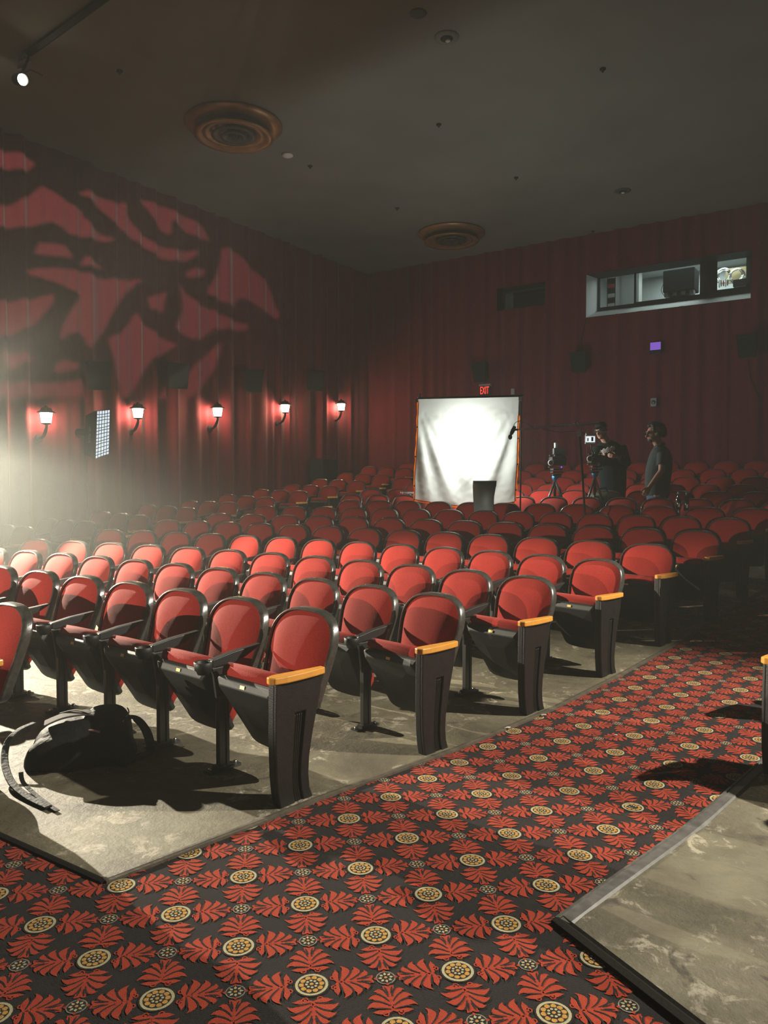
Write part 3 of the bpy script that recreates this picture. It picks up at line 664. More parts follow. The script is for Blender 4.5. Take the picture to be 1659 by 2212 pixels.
mb = MB(); mb.box((0, 0, (hz-0.25)/2+0.004), (0.40, 0.56, hz-0.25)); mb.build('plinth', M['black'], t)
# ------------------------------------------------------------------ wall lanterns
for i, (p, q) in enumerate([(100, 902), (298, 892), (470, 890), (616, 882), (737, 879)]):
    P = on_x(p, q, XL+0.26)
    t = thing('wall_lantern', 'lit wall lantern on red curtain, %s counted from the screen end' % ORD[i+1], 'lamp', P, 0, 'wall lanterns on the curtain')
    mb = MB(); mb.lathe([(0.075, -0.095), (0.080, -0.09), (0.105, 0.075), (0.103, 0.08)], (0, 0, 0), seg=8, smooth=False); mb.build('lantern_glass', M['bulb'], t)
    mb = MB(); mb.lathe([(0.158, 0.082), (0.160, 0.092), (0.10, 0.125), (0.085, 0.165), (0.03, 0.18), (0.022, 0.205), (0.0, 0.215)], (0, 0, 0), seg=16); mb.build('cap', M['black'], t)
    mb = MB()
    for k in range(8):
        a_ = 2*PI*k/8; mb.tube([(0.080*math.cos(a_), 0.080*math.sin(a_), -0.092), (0.107*math.cos(a_), 0.107*math.sin(a_), 0.082)], 0.006, 5)
    mb.lathe([(0.03, -0.125), (0.085, -0.108), (0.085, -0.094), (0.0, -0.09)], (0, 0, 0), seg=12); mb.build('cage', M['black'], t)
    mb = MB(); mb.tube([(0, 0, -0.11), (0, 0, -0.17), (-0.03, 0.0, -0.24), (-0.08, 0, -0.31), (-0.14, 0, -0.35), (-0.19, 0, -0.36)], [0.020, 0.024, 0.028, 0.028, 0.024, 0.03], 8)
    mb.lathe([(0.075, 0), (0.07, 0.03), (0.03, 0.04)], (-0.25, 0, -0.36), (1, 0, 0), 14); mb.build('scroll_arm', M['black'], t)
# ------------------------------------------------------------------ pattern projector: a cut metal plate in front of a lamp under the ceiling
SHAPES = [
 [(-60, 405), (80, 378), (170, 330), (240, 278), (300, 310), (390, 375), (470, 425), (475, 455), (540, 520), (600, 555), (660, 585), (640, 598), (560, 585), (470, 575), (400, 560), (340, 510), (290, 485), (220, 500), (120, 518), (0, 512), (-60, 510)],
 [(445, 318), (500, 308), (560, 325), (620, 355), (670, 380), (720, 370), (735, 390), (730, 430), (760, 490), (800, 545), (860, 590), (920, 620), (1000, 645), (1080, 652), (1150, 652), (1140, 680), (1080, 705), (1000, 710), (930, 690), (860, 650), (800, 610), (760, 580), (720, 545), (650, 480), (600, 420), (540, 365)],
 [(800, 350), (870, 370), (940, 392), (1020, 428), (1100, 465), (1170, 508), (1200, 560), (1215, 590), (1150, 575), (1080, 545), (1020, 490), (990, 475), (990, 545), (970, 555), (930, 530), (890, 470), (850, 410)],
 [(225, 605), (300, 612), (370, 625), (400, 660), (415, 695), (330, 688), (250, 675), (195, 665)], [(490, 685), (540, 710), (600, 740), (520, 745), (460, 735)],
 [(140, 770), (200, 752), (300, 752), (420, 765), (520, 790), (620, 812), (720, 820), (825, 820), (770, 860), (720, 900), (690, 945), (650, 1010), (610, 1090), (570, 1150), (535, 1200), (525, 1230), (500, 1200), (480, 1150), (450, 1125), (400, 1135), (355, 1165), (340, 1160), (360, 1080), (400, 1010), (430, 970), (460, 920), (440, 895), (380, 865), (300, 830), (200, 795)],
 [(-60, 945), (80, 940), (180, 930), (260, 912), (310, 905), (300, 960), (250, 1020), (190, 1080), (110, 1120), (40, 1140), (-60, 1150)], [(850, 925), (900, 910), (965, 880), (955, 930), (940, 1000), (870, 990), (860, 960)],
 [(1030, 835), (1080, 900), (1150, 960), (1240, 1000), (1330, 1045), (1440, 1080), (1420, 1110), (1360, 1105), (1280, 1100), (1220, 1110), (1150, 1165), (1120, 1165), (1060, 1130), (1010, 1105), (1035, 1050), (1055, 980), (1050, 910)],
 [(1075, 770), (1120, 755), (1190, 755), (1170, 790), (1130, 808), (1080, 800)],
 [(1280, 635), (1340, 640), (1400, 690), (1450, 750), (1540, 830), (1570, 900), (1590, 970), (1620, 1030), (1600, 1045), (1530, 1000), (1450, 940), (1390, 920), (1370, 930), (1350, 970), (1280, 940), (1190, 885), (1230, 830), (1260, 760), (1275, 690)],
 [(780, 1010), (830, 1080), (900, 1130), (960, 1165), (1020, 1205), (950, 1235), (880, 1280), (840, 1330), (800, 1400), (770, 1450), (740, 1495), (700, 1495), (680, 1400), (660, 1300), (640, 1220), (625, 1155), (680, 1140), (730, 1090)],
 [(15, 1230), (80, 1240), (150, 1250), (210, 1275), (150, 1300), (90, 1325), (20, 1325)], [(330, 1300), (380, 1285), (440, 1305), (465, 1320), (420, 1345), (350, 1358), (300, 1350)],
 [(1285, 1175), (1270, 1250), (1240, 1330), (1190, 1400), (1140, 1470), (1100, 1500), (900, 1500), (960, 1440), (1060, 1400), (1110, 1330), (1180, 1260)],
 [(-60, 1420), (200, 1412), (350, 1420), (480, 1400), (500, 1440), (560, 1455), (540, 1500), (-60, 1500)], [(-60, 70), (80, 78), (160, 110), (200, 150), (150, 195), (100, 180), (-60, 168)]]
tgt = on_x(250, 640, XL); gdir = (tgt-GOBO).normalized(); gr = gdir.cross(Vector((0, 0, 1))).normalized(); gu = gr.cross(gdir); GD = 0.30
def to_plate(px, py):
    p = on_x(px/2.676, 300+py/2.676, XL)-GOBO; k = GD/p.dot(gdir); return p.dot(gr)*k, p.dot(gu)*k
gp = thing('pattern_projector', 'theatre spotlight under the ceiling throwing a leaf pattern, out of frame', 'spotlight', GOBO)
bm = bmesh.new()
def loop(pts):
    vs_ = [bm.verts.new(gdir*GD+gr*p+gu*q) for p, q in pts]; return [bm.edges.new((vs_[i], vs_[(i+1) % len(vs_)])) for i in range(len(vs_))]
E_ = loop([(-0.34, -0.34), (0.34, -0.34), (0.34, 0.34), (-0.34, 0.34)])
for s_ in SHAPES: E_ += loop([to_plate(*q) for q in s_])
bmesh.ops.triangle_fill(bm, use_beauty=True, use_dissolve=False, edges=E_)
me = bpy.data.meshes.new('gobo_plate'); bm.to_mesh(me); bm.free(); me.materials.append(M['black']); o = bpy.data.objects.new('gobo_plate', me); C.objects.link(o); o.parent = gp
mb = MB(); mb.loft([[gdir*t_+gr*(c_*rr)+gu*(s2*rr) for c_, s2 in [(math.cos(2*PI*j/20), math.sin(2*PI*j/20)) for j in range(20)]] for t_, rr in [(-0.05, 0.08), (-0.30, 0.08), (-0.34, 0.05)]]); mb.build('lamp_body', M['black'], gp)
mb = MB(); mb.tube([gdir*-0.15+gu*0.08, Vector((0, 0, ZC-GOBO.z-0.01))], 0.02, 8); mb.build('hanger', M['steel'], gp)
# key light with unseen barn doors added to trim its beam, and the rim spotlight
def stage_light(name, P, T, label, door=None, hang=None, cut=None):
    t = thing(name, label, 'spotlight', P); d = (Vector(T)-Vector(P)).normalized(); r = d.cross(Vector((0, 0, 1))).normalized(); u = r.cross(d)
    mb = MB(); mb.loft([[d*q+r*(math.cos(2*PI*j/20)*rr)+u*(math.sin(2*PI*j/20)*rr) for j in range(20)] for q, rr in [(-0.08, 0.11), (-0.36, 0.11), (-0.42, 0.06)]]); mb.build('lamp_body', M['black'], t)
    if door is not None:
        hd_ = Vector((d.x, d.y, 0)).normalized(); c = hd_*0.30; z = -door*0.30
        mb = MB(); mb.box(Vector((0, 0, 0)), (0.90, 0.004, 0.5)); o = mb.build('barn_door', M['black'], t); o.location = c+Vector((0, 0, z+0.25)); o.rotation_euler = (0, 0, math.atan2(hd_.y, hd_.x)-PI/2)
        o2 = o.copy(); C.objects.link(o2); o2.parent = t; o2.location = c+Vector((0, 0, -0.215*0.30-0.25))
    if cut is not None:                                # flag: unseen plate added to block the lamp beyond the cut line
        p0, p1 = (Vector(c_)-Vector(P) for c_ in cut); n0 = p0.cross(p1).normalized(); m_ = ((p0.normalized()+p1.normalized())/2).normalized()*0.36; ac = n0.cross(m_.normalized())
        if n0.dot(Vector((0, 1, 0.3))) < 0: n0 = -n0
        mb = MB(); ws = 0.50; q_ = [m_-ac*ws, m_+ac*ws, m_*0.98+ac*ws+n0*0.55, m_*0.98-ac*ws+n0*0.55]; mb.add(q_+[p_+m_*0.012 for p_ in q_], [(0, 1, 2, 3), (7, 6, 5, 4), (0, 4, 5, 1), (1, 5, 6, 2), (2, 6, 7, 3), (3, 7, 4, 0)]); mb.build('flag', M['black'], t)
    if hang == 'floor':
        mb = MB(); zf = -P.z+floor_z(P.x, P.y)+SLAB; b0 = d*-0.24+Vector((0, 0, -0.11)); mb.tube([b0, (b0.x, b0.y, zf+0.3)], 0.018, 8)
        for k in range(3): a_ = 2*PI*k/3; mb.tube([(b0.x, b0.y, zf+0.55), (b0.x+0.4*math.cos(a_), b0.y+0.4*math.sin(a_), zf+0.012)], 0.012, 6)
        mb.build('stand', M['steel'], t)
    else:
        mb = MB(); b0 = d*-0.24; mb.tube([b0+Vector((0, 0, 0.1)), (b0.x, b0.y, ZC-P.z-0.01)], 0.02, 8); mb.build('hanger', M['steel'], t)
    return t
stage_light('film_light', KEY, KEY_T, 'film light on a stand before the seats, out of frame', 0.021, 'floor')
stage_light('film_light', SIDE, SIDE_T, 'film light on a tall stand beside the far aisle, out of frame', None, 'floor', ((-9.0, 7.35, 0.55), (-1.5, 7.75, 1.0)))
stage_light('ceiling_spotlight', RIM, RIM_T, 'spotlight hung high beside the far seats, out of frame')
# ------------------------------------------------------------------ ceiling fittings
for p, q, lab, k in [(505, 268, 'large stepped bronze ceiling vent beside the white disc', 1.0), (975, 503, 'smaller looking bronze ceiling vent above the dark booth port', 1.0)]:
    c = on_z(p, q, ZC); t = thing('ceiling_vent', lab, 'ceiling vent', c, 0, 'round ceiling vents')
    mb = MB(); mb.lathe([(0.74, -0.002), (0.80, -0.015), (0.80, -0.04), (0.70, -0.085), (0.56, -0.10), (0.54, -0.06)], (0, 0, 0), seg=48); mb.build('outer_ring', M['bronze'], t)
    for j, (r0, r1, z0) in enumerate([(0.56, 0.64, -0.20), (0.44, 0.50, -0.17), (0.30, 0.36, -0.19), (0.16, 0.22, -0.21)]):
        mb = MB(); mb.lathe([(r0-0.03, z0+0.07), (r1, z0), (r1+0.01, z0-0.012), (r0, z0-0.018), (r0-0.08, z0+0.05)], (0, 0, 0), seg=48, cap=False); mb.build('cone_ring', M['bronze'] if j < 2 else M['steel'], t)
    mb = MB(); mb.lathe([(0.55, -0.012), (0.10, -0.05), (0.09, -0.2), (0.05, -0.225)], (0, 0, 0), seg=32); mb.build('hub', M['black'], t)
def disc(name, p, q, prof_, m_, lab, cat, extra=None):
    c = on_z(p, q, ZC); t = thing(name, lab, cat, c); mb = MB(); mb.lathe(prof_, (0, 0, 0), seg=28); mb.build('rim' if extra else 'cover', m_, t)
    if extra: extra(t)
M['dark_grille'] = mat('dark_grille', (0.05, 0.06, 0.06), 0.7)
disc('ceiling_speaker', 903, 28, [(0.105, -0.001), (0.11, -0.012), (0.095, -0.018), (0.0, -0.019)], M['dark_grille'], 'dark round ceiling speaker nearest the top edge of the picture', 'speaker')
def can(r):
    def f(t):
        mb = MB(); mb.lathe([(r*0.5, -0.0235), (r*0.5, -0.0245), (0.0, -0.0245)], (0, 0, 0), seg=24); mb.build('aperture', M['black'], t)
        mb = MB(); mb.ball((0, r*0.2, -0.03), (r*0.24, r*0.18, 0.02), 10); mb.build('bulb', M['white'], t)
    return f
disc('recessed_light', 965, 80, [(0.165, -0.001), (0.165, -0.010), (0.10, -0.022), (0.0, -0.022)], M['ceiling'], 'unlit recessed ceiling light next to the dark round speaker', 'lamp', can(0.17))
disc('recessed_light', 1345, 412, [(0.165, -0.001), (0.165, -0.010), (0.10, -0.022), (0.0, -0.022)], M['dark_grille'], 'unlit recessed ceiling light above the wide booth window', 'lamp', can(0.17))
disc('smoke_detector', 621, 333, [(0.10, -0.001), (0.10, -0.03), (0.07, -0.045), (0.0, -0.045)], M['white'], 'white round smoke detector on ceiling beside the bronze vent', 'smoke detector')
for i, (p, q, lab) in enumerate([(258, 152, 'near the ceiling track'), (1302, 148, 'highest above the booth window'), (948, 268, 'between vent and recessed light'), (670, 358, 'below the white disc'), (1115, 383, 'above the dark booth port'), (858, 449, 'in front of second vent'), (1281, 499, 'closest to back curtain')]):
    c = on_z(p, q, ZC); mb = MB(); mb.lathe([(0.045, -0.001), (0.042, -0.02), (0.015, -0.03), (0.012, -0.055), (0.0, -0.056)], (0, 0, 0), seg=14); o = mb.build('sprinkler_head', M['black'], loc=c); tag(o, 'tiny dark sprinkler on the ceiling %s' % lab, 'sprinkler', 'ceiling sprinklers')
# lighting track and its lit spotlight
a, b = on_z(62, 108, ZC), on_z(182, 20, ZC); dtr = (b-a).normalized()
t = thing('lighting_track', 'dark lighting track running along the ceiling above lit spotlight', 'track', a)
mb = MB(); mb.tube([Vector((0, 0, -0.06)), b-a+dtr*3+Vector((0, 0, -0.06))], 0.05, 4, flat=0.7, smooth=False); mb.build('rail', M['black'], t)
mb = MB(); mb.box(dtr*-0.10+Vector((0, 0, -0.08)), (0.16, 0.10, 0.09)); mb.box(dtr*-0.22+Vector((0, 0, -0.16)), (0.09, 0.06, 0.06)); mb.build('connector', M['grey'], t)
dsp = (a-CAM).length*0.985
P = CAM+ray(47, 172).normalized()*dsp
t = thing('track_spotlight', 'lit round spotlight glaring below the ceiling track', 'spotlight', P)
tv = ((CAM-P).normalized()*0.85+RIGHT*0.5).normalized()
mb = MB(); mb.lathe([(0.055, -0.16), (0.078, -0.14), (0.080, 0.02), (0.088, 0.03), (0.088, 0.045), (0.076, 0.045), (0.066, 0.0)], (0, 0, 0), tv, 24, cap=False); mb.build('barrel', M['steel'], t)
mb = MB(); mb.lathe([(0.068, 0.006), (0.05, 0.016), (0.0, 0.020)], (0, 0, 0), tv, 24); mb.build('lens', M['lamp_face'], t)
mb = MB(); mb.tube([Vector((0, 0, 0.08)), a-P+Vector((0, 0, -0.10))], 0.018, 8); mb.tube([Vector((0, 0, 0.07)), Vector((0, 0, 0.13))+RIGHT*0.12, Vector((0, 0, 0.06))+RIGHT*0.28], 0.010, 6); mb.build('yoke', M['steel'], t)
# ------------------------------------------------------------------ small fittings on the back curtain
def text(name, body, m_, parent, size, loc, rot, ext=0.004, sx=1.0):
    cu = bpy.data.curves.new(name, 'FONT'); cu.body = body; cu.size = size; cu.extrude = ext; cu.align_x = 'CENTER'; cu.align_y = 'CENTER'; cu.materials.append(m_)
    tmp = bpy.data.objects.new(name, cu); C.objects.link(tmp); bpy.context.view_layer.update(); me = bpy.data.meshes.new_from_object(tmp.evaluated_get(bpy.context.evaluated_depsgraph_get())); bpy.data.objects.remove(tmp)
    me.materials.clear(); me.materials.append(m_); o = bpy.data.objects.new(name, me); C.objects.link(o); o.parent = parent; o.location = loc; o.rotation_euler = rot; o.scale = (sx, 1, 1); return o
P = on_y(1046.5, 844, YB-0.20); k = (P-CAM).length/1660
t = thing('exit_sign', 'lit red EXIT sign above the white cloth screen', 'exit sign', P)
mb = MB(); mb.box((0, 0.03, 0), (0.32, 0.05, 0.24)); mb.build('housing', M['black'], t, bevel=0.008)
mb = MB(); mb.box((0, 0.05, 0.15), (0.32, 0.10, 0.05)); mb.build('canopy', M['grey'], t, bevel=0.005)
text('lettering', 'EXIT', M['exit_red'], t, 0.27, (0, 0.0, 0.0), (PI/2, 0, 0), 0.003, 0.46)
P = on_y(1416, 751, YB-0.16); t = thing('violet_panel', 'small violet glowing panel on the back curtain', 'panel', P)
mb = MB(); mb.box((0, 0.02, 0.0), (0.26, 0.05, 0.26)); mb.build('housing', M['black'], t, bevel=0.006)
mb = MB(); mb.box((0, -0.008, 0.035), (0.23, 0.008, 0.17)); mb.build('lit_face', M['violet'], t)
P = on_y(1412, 869, YB-0.16); t = thing('wall_sounder', 'small grey box with round grille on back curtain below violet panel', 'alarm', P)
mb = MB(); mb.box((0, 0.0, 0), (0.13, 0.05, 0.19)); mb.build('box', M['grey'], t, bevel=0.006)
mb = MB(); mb.lathe([(0.045, 0), (0.045, 0.012), (0.03, 0.018), (0.0, 0.018)], (0, -0.026, 0), (0, -1, 0), 18); mb.build('grille', M['steel'], t)
P = on_y(1108, 846, YB-0.14); mb = MB(); mb.box((0, 0, 0), (0.09, 0.06, 0.15)); o = mb.build('wall_box', M['grey'], loc=P, bevel=0.008); tag(o, 'little grey box on back curtain just beside the exit sign', 'box')
for i, (pts, lab) in enumerate([([(1266, 690), (1255, 735), (1250, 758)], 'thin cable from booth window sill to a speaker'), ([(1616, 775), (1622, 820), (1640, 860), (1638, 940)], 'thin cable hanging below the speaker under small booth pane')]):
    mb = MB(); mb.tube([on_y(p, q, YB-0.10) for p, q in pts], 0.009, 6); o = mb.build('speaker_cable', M['black']); tag(o, lab, 'cable')
# ------------------------------------------------------------------ film crew equipment between the rows
FH = Vector((FWD.x, FWD.y, 0)).normalized()
def gap(px, r, off, py=1040):
    d = 4.0
    while d < 24:
        P = CAM+ray(px, py)*d
        if P.y >= row_y(r, P.x)+off: return d
        d += 0.01
    return d
def cloth_mat():
    m = bpy.data.materials.new('white_diffusion_cloth'); m.use_nodes = True; n = m.node_tree.nodes; l = m.node_tree.links
    n.remove(n['Principled BSDF']); a_ = n.new('ShaderNodeBsdfDiffuse'); a_.inputs[0].default_value = (0.78, 0.80, 0.76, 1); b_ = n.new('ShaderNodeBsdfTranslucent'); b_.inputs[0].default_value = (0.85, 0.86, 0.80, 1)
    mx = n.new('ShaderNodeMixShader'); mx.inputs[0].default_value = 0.30; l.new(a_.outputs[0], mx.inputs[1]); l.new(b_.outputs[0], mx.inputs[2]); l.new(mx.outputs[0], n['Material Output'].inputs[0]); return m
M['cloth'] = cloth_mat()
def webbing_mat():
    m = bpy.data.materials.new('orange_webbing_backlit'); m.use_nodes = True; n = m.node_tree.nodes; l = m.node_tree.links
    n.remove(n['Principled BSDF']); a_ = n.new('ShaderNodeBsdfDiffuse'); a_.inputs[0].default_value = (0.75, 0.15, 0.01, 1); b_ = n.new('ShaderNodeBsdfTranslucent'); b_.inputs[0].default_value = (0.85, 0.17, 0.008, 1)
    mx = n.new('ShaderNodeMixShader'); mx.inputs[0].default_value = 0.55; l.new(a_.outputs[0], mx.inputs[1]); l.new(b_.outputs[0], mx.inputs[2]); l.new(mx.outputs[0], n['Material Output'].inputs[0]); return m
M['orange'] = webbing_mat()
dl, dr = gap(900, 7, 0.27), gap(1118, 7, 0.27)
TLp, TRp, BLp, BRp = at_d(905, 862, dl), at_d(1121, 857, dr), at_d(898, 1078, dl), at_d(1112, 1083, dr)
nrm = (TRp-TLp).cross(Vector((0, 0, 1))).normalized()
scr = thing('diffusion_screen', 'white wrinkled cloth screen edged in orange and lit from behind', 'screen', ((BLp+BRp)/2*1.0).xy.to_3d()+Vector((0, 0, floor_z((BLp.x+BRp.x)/2, (BLp.y+BRp.y)/2))))
so = Vector(scr.location)
def cl(u, v):
    bot = BLp.lerp(BRp, u)+Vector((0, 0, -0.10*math.sin(PI*min(1, max(0, u)))*0.9)); p = TLp.lerp(TRp, u).lerp(bot, v)
    th = math.atan2(v+0.02, u+0.05); th2 = math.atan2(v+0.02, 1.05-u); rr = math.hypot(u, v); rr2 = math.hypot(1-u, v)
    fv = min(1, max(0, (v-0.10)/0.45))
    h = fv*0.030*math.sin(th*26)*math.exp(-((rr-0.75)/0.5)**2)*min(1, max(0, (0.75-u)/0.3))+fv*0.028*math.sin(th2*24+1)*math.exp(-((rr2-0.7)/0.45)**2)*min(1, max(0, (u-0.25)/0.3))
    h += 0.012*noise.noise(Vector((u*7, v*7, 0)))+0.006*noise.noise(Vector((u*22, v*22, 3)))
    h *= min(1, v*6)
    return p+nrm*h-so
N_ = 90; mb = MB(); mb.add([cl(i/N_, j/N_) for j in range(N_+1) for i in range(N_+1)], [[j*(N_+1)+i, j*(N_+1)+i+1, (j+1)*(N_+1)+i+1, (j+1)*(N_+1)+i] for j in range(N_) for i in range(N_)], 0, True)
mb.build('cloth', M['cloth'], scr)
wv = 0.030
for nm, f in (('webbing', lambda t_: (cl(0, t_), -1)), ('webbing', lambda t_: (cl(1, t_), 1))):
    mb = MB(); ax = (TRp-TLp).normalized(); q = []
    for i in range(31):
        p, sg = f(0.02+0.98*i/30+(0.16*(1-i/30) if f(0)[1] > 0 else 0.0)); p = p+nrm*0.006
        q.append([p+ax*sg*(-0.006), p+ax*sg*(wv+0.006*math.sin(i*1.3)), p+ax*sg*wv-nrm*0.006, p-ax*sg*0.006-nrm*0.006])
    mb.add([p_ for r_ in q for p_ in r_[:2]], [[2*i, 2*i+1, 2*i+3, 2*i+2] for i in range(30)]); o = mb.build(nm, M['orange'], scr)
    mb = MB()
    for i in (8, 17, 26): mb.lathe([(0.012, 0), (0.012, 0.008), (0.0, 0.009)], (q[i][0]+q[i][1])/2, nrm, 10)
    mb.build('eyelet', M['black'], o)
mb = MB(); mb.add([p_ for i in range(31) for p_ in (cl(i/30, 1)+nrm*0.008, cl(i/30, 1)+nrm*0.008-Vector((0, 0, 0.035+0.006*math.sin(i))))], [[2*i, 2*i+1, 2*i+3, 2*i+2] for i in range(30)]); mb.build('webbing', M['orange'], scr)
ax = (TRp-TLp).normalized()
mb = MB(); mb.tube([TLp-so-ax*0.02+Vector((0, 0, 0.012)), TRp-so+ax*0.06+Vector((0, 0, 0.012))], 0.016, 10); mb.build('top_bar', M['black'], scr)
for P_, sg in ((TLp, -1), (TRp, 1)):
    b0 = P_-so+ax*sg*0.012-nrm*0.05; mb = MB(); mb.tube([b0+Vector((0, 0, 0.03 if sg > 0 else 0.10)), Vector((b0.x, b0.y, 0.30))], 0.014, 8)
    for j in range(3): a_ = 2*PI*j/3+0.5; mb.tube([Vector((b0.x, b0.y, 0.40)), Vector((b0.x+0.20*math.cos(a_), b0.y+0.14*math.sin(a_), 0.022))], 0.010, 6)
    mb.build('stand', M['steel'], scr)
    mb = MB(); mb.box(P_-so+ax*sg*0.03+Vector((0, 0, -0.03)), (0.05, 0.05, 0.06)); mb.tube([P_-so+ax*sg*0.012+Vector((0, 0, -0.02)), P_-so+ax*sg*(0.012 if sg < 0 else 0.10)+Vector((0, 0, 0.09 if sg < 0 else 0.0))], 0.012, 8); mb.build('clamp', M['chrome'], scr)
cen = (TLp+TRp+BLp+BRp)/4
lamp('screen_lamp', 'POINT', cen-nrm*0.50+Vector((0, 0, 0.05)), 190, (0.93, 1.0, 0.95), None, shadow_soft_size=0.09)
# swivel chairs
def swivel(P, rz, label, arms):
    t = thing('office_chair', label, 'chair', P, rz)
    mb = MB(); rings = []                              # back shell: local -y is the chair's rear
    for i in range(11):
        v = i/10; z = 0.42+0.52*v; w_ = (0.172-0.020*math.sin(PI*v)+0.022*v*v)*(1.0 if v < 0.95 else 0.95); y = -0.20-0.055*math.sin(PI*(v*1.0))-0.05*v; top = []
        n_ = 12
        fr_ = [(w_*(2*j/n_-1), y+0.05*(2*j/n_-1)**2, z) for j in range(n_+1)]; bk = [(x, yy-0.016, zz) for x, yy, zz in fr_[::-1]]
        rings.append(fr_+bk)
    mb.loft(rings); mb.build('backrest', M['office'], t)
    mb = MB(); mb.loft([[(0.21*math.cos(2*PI*j/24)**1, 0.03+0.21*math.sin(2*PI*j/24), z) for j in range(24)] if abs(z-0.43) < 0.02 else [(0.19*math.cos(2*PI*j/24), 0.03+0.19*math.sin(2*PI*j/24), z) for j in range(24)] for z in (0.40, 0.42, 0.44, 0.455)]); mb.build('seat', M['office'], t)
    mb = MB(); mb.lathe([(0.025, 0.09), (0.025, 0.40)], (0, 0, 0), seg=12); mb.build('gas_lift', M['steel'], t)
    for j in range(5):
        a_ = 2*PI*j/5; mb = MB(); mb.tube([(0, 0, 0.10), (0.20*math.cos(a_), 0.20*math.sin(a_), 0.07)], [0.022, 0.014], 8); l_ = mb.build('leg', M['black'], t)
        mb = MB(); mb.lathe([(0.026, -0.012), (0.026, 0.012)], (0.20*math.cos(a_), 0.20*math.sin(a_), 0.035), (math.sin(a_), -math.cos(a_), 0), 12); mb.build('caster', M['black'], l_)
    if arms:
        for sx in (-1, 1):
            mb = MB(); mb.tube([(sx*0.24, -0.02, 0.43), (sx*0.25, 0.0, 0.64)], 0.014, 8); mb.box((sx*0.25, 0.02, 0.655), (0.05, 0.26, 0.025)); mb.build('armrest', M['chrome'], t, bevel=0.006)
    return t
d = gap(1060, 6, 0.33); P = at_d(1062, 1090, d); swivel((P.x, P.y, floor_z(P.x, P.y)+SLAB), YAW*0.9-0.62, 'grey plastic swivel chair seen from behind before the white screen', False).scale = (1.06, 0.95, 1.30)
d = gap(880, 8, 0.35); P = at_d(884, 1060, d); swivel((P.x, P.y, floor_z(P.x, P.y)+SLAB), 2.2, 'dark swivel chair with bright armrest half hidden by the screen edge', True).scale = (1, 1, 1.25)
# microphone on a boom stand
d = gap(1262, 6, 0.36); D = d
def J(px, py, dd=0.0): return at_d(px, py, D+dd)
foot = J(1268, 1110); foot.z = floor_z(foot.x, foot.y)+SLAB
t = thing('boom_stand', 'thin stand with a long boom arm reaching towards the white screen', 'boom stand', foot); O_ = Vector(t.location)
mb = MB(); mb.tube([J(1253, 942)-O_, Vector((0, 0, 0.35))], 0.015, 8); mb.build('pole', M['steel'], t)
for k in range(3):
    a_ = 2*PI*k/3+0.4; mb = MB(); mb.tube([Vector((0, 0, 0.42)), Vector((0.28*math.cos(a_), 0.13*math.sin(a_), 0.016))], 0.012, 6); mb.build('leg', M['steel'], t)
mb = MB(); mb.tube([J(1118, 928)-O_, J(1165, 923.5)-O_, J(1218, 919)-O_], [0.009, 0.011, 0.013], 8); mb.tube([J(1218, 919)-O_, J(1250, 917.5)-O_, J(1292, 914)-O_], 0.015, 8); mb.build('boom_arm', M['boom'], t)
mb = MB(); mb.tube([J(1253, 945)-O_, J(1254, 930)-O_, J(1257, 922)-O_, J(1262, 918)-O_], 0.011, 8); mb.box(J(1253, 938)-O_, (0.06, 0.06, 0.07)); mb.tube([J(1247, 941)-O_, J(1264, 934)-O_], 0.016, 8); mb.build('grip_head', M['boom'], t, bevel=0.006)
mb = MB(); mb.tube([J(1242, 911)-O_, J(1242, 918)-O_], 0.007, 6); mb.tube([J(1248.5, 911)-O_, J(1248.5, 918)-O_], 0.007, 6); mb.build('peg', M['chrome'], t)
P = J(1110, 930); t = thing('microphone', 'black boom microphone hanging at the end of boom arm', 'microphone', P); O_ = Vector(P)
mb = MB(); mb.tube([J(1112, 921)-O_, J(1108, 930)-O_, J(1104, 938)-O_], [0.022, 0.030, 0.022], 10); mb.tube([J(1118, 928)-O_, J(1108, 929)-O_], 0.014, 8); mb.build('shock_mount', M['black'], t)
mb = MB(); mb.ball(J(1102, 944)-O_, (0.028, 0.028, 0.036), 14); mb.tube([J(1104, 938)-O_, J(1102, 944)-O_], 0.016, 8); mb.build('windscreen', M['black'], t)
mb = MB(); mb.tube([J(1108, 925), J(1112, 914), J(1118, 910), J(1124, 909.5), J(1135, 914), J(1150, 921), J(1163, 924), J(1180, 929), J(1200, 932.5), J(1222, 933), J(1243, 931)], 0.0045, 6); o = mb.build('microphone_cable', M['grey']); tag(o, 'thin grey cable looping from microphone back along boom arm', 'cable')
# cameras on tripods
def tripod(D, cx_, top, feet, label, grp):
    Jf = lambda px, py, dd=0.0: at_d(px, py, D+dd)
    c0 = Jf(cx_, top); base = Vector((c0.x, c0.y, floor_z(c0.x, c0.y)+SLAB)); t = thing('tripod', label, 'tripod', base, 0, grp)
    mb = MB(); mb.lathe([(0.030, -0.05), (0.045, -0.03), (0.055, 0.0), (0.050, 0.02), (0.03, 0.03)], c0-base, seg=16); mb.tube([c0-base+Vector((0, 0, -0.04)), c0-base+Vector((0, 0, -0.12))], 0.02, 8); mb.build('bowl', M['blue'], t)
    mb = MB(); mb.tube([c0-base+Vector((0, 0, -0.10)), c0-base+Vector((0, 0, -0.34))], 0.022, 8); mb.build('centre_column', M['black'], t)
    for fx, fd in feet:
        f = base+RIGHT*fx+FH*fd; f.z = floor_z(f.x, f.y)+SLAB+0.014; a_ = c0+Vector((0, 0, -0.06)); m_ = a_.lerp(f, 0.5)
        mb = MB(); mb.tube([a_-base, m_-base], [0.020, 0.020], 8); mb.tube([m_-base, f-base], [0.013, 0.013], 8); mb.build('leg', M['steel'], t)
    return c0
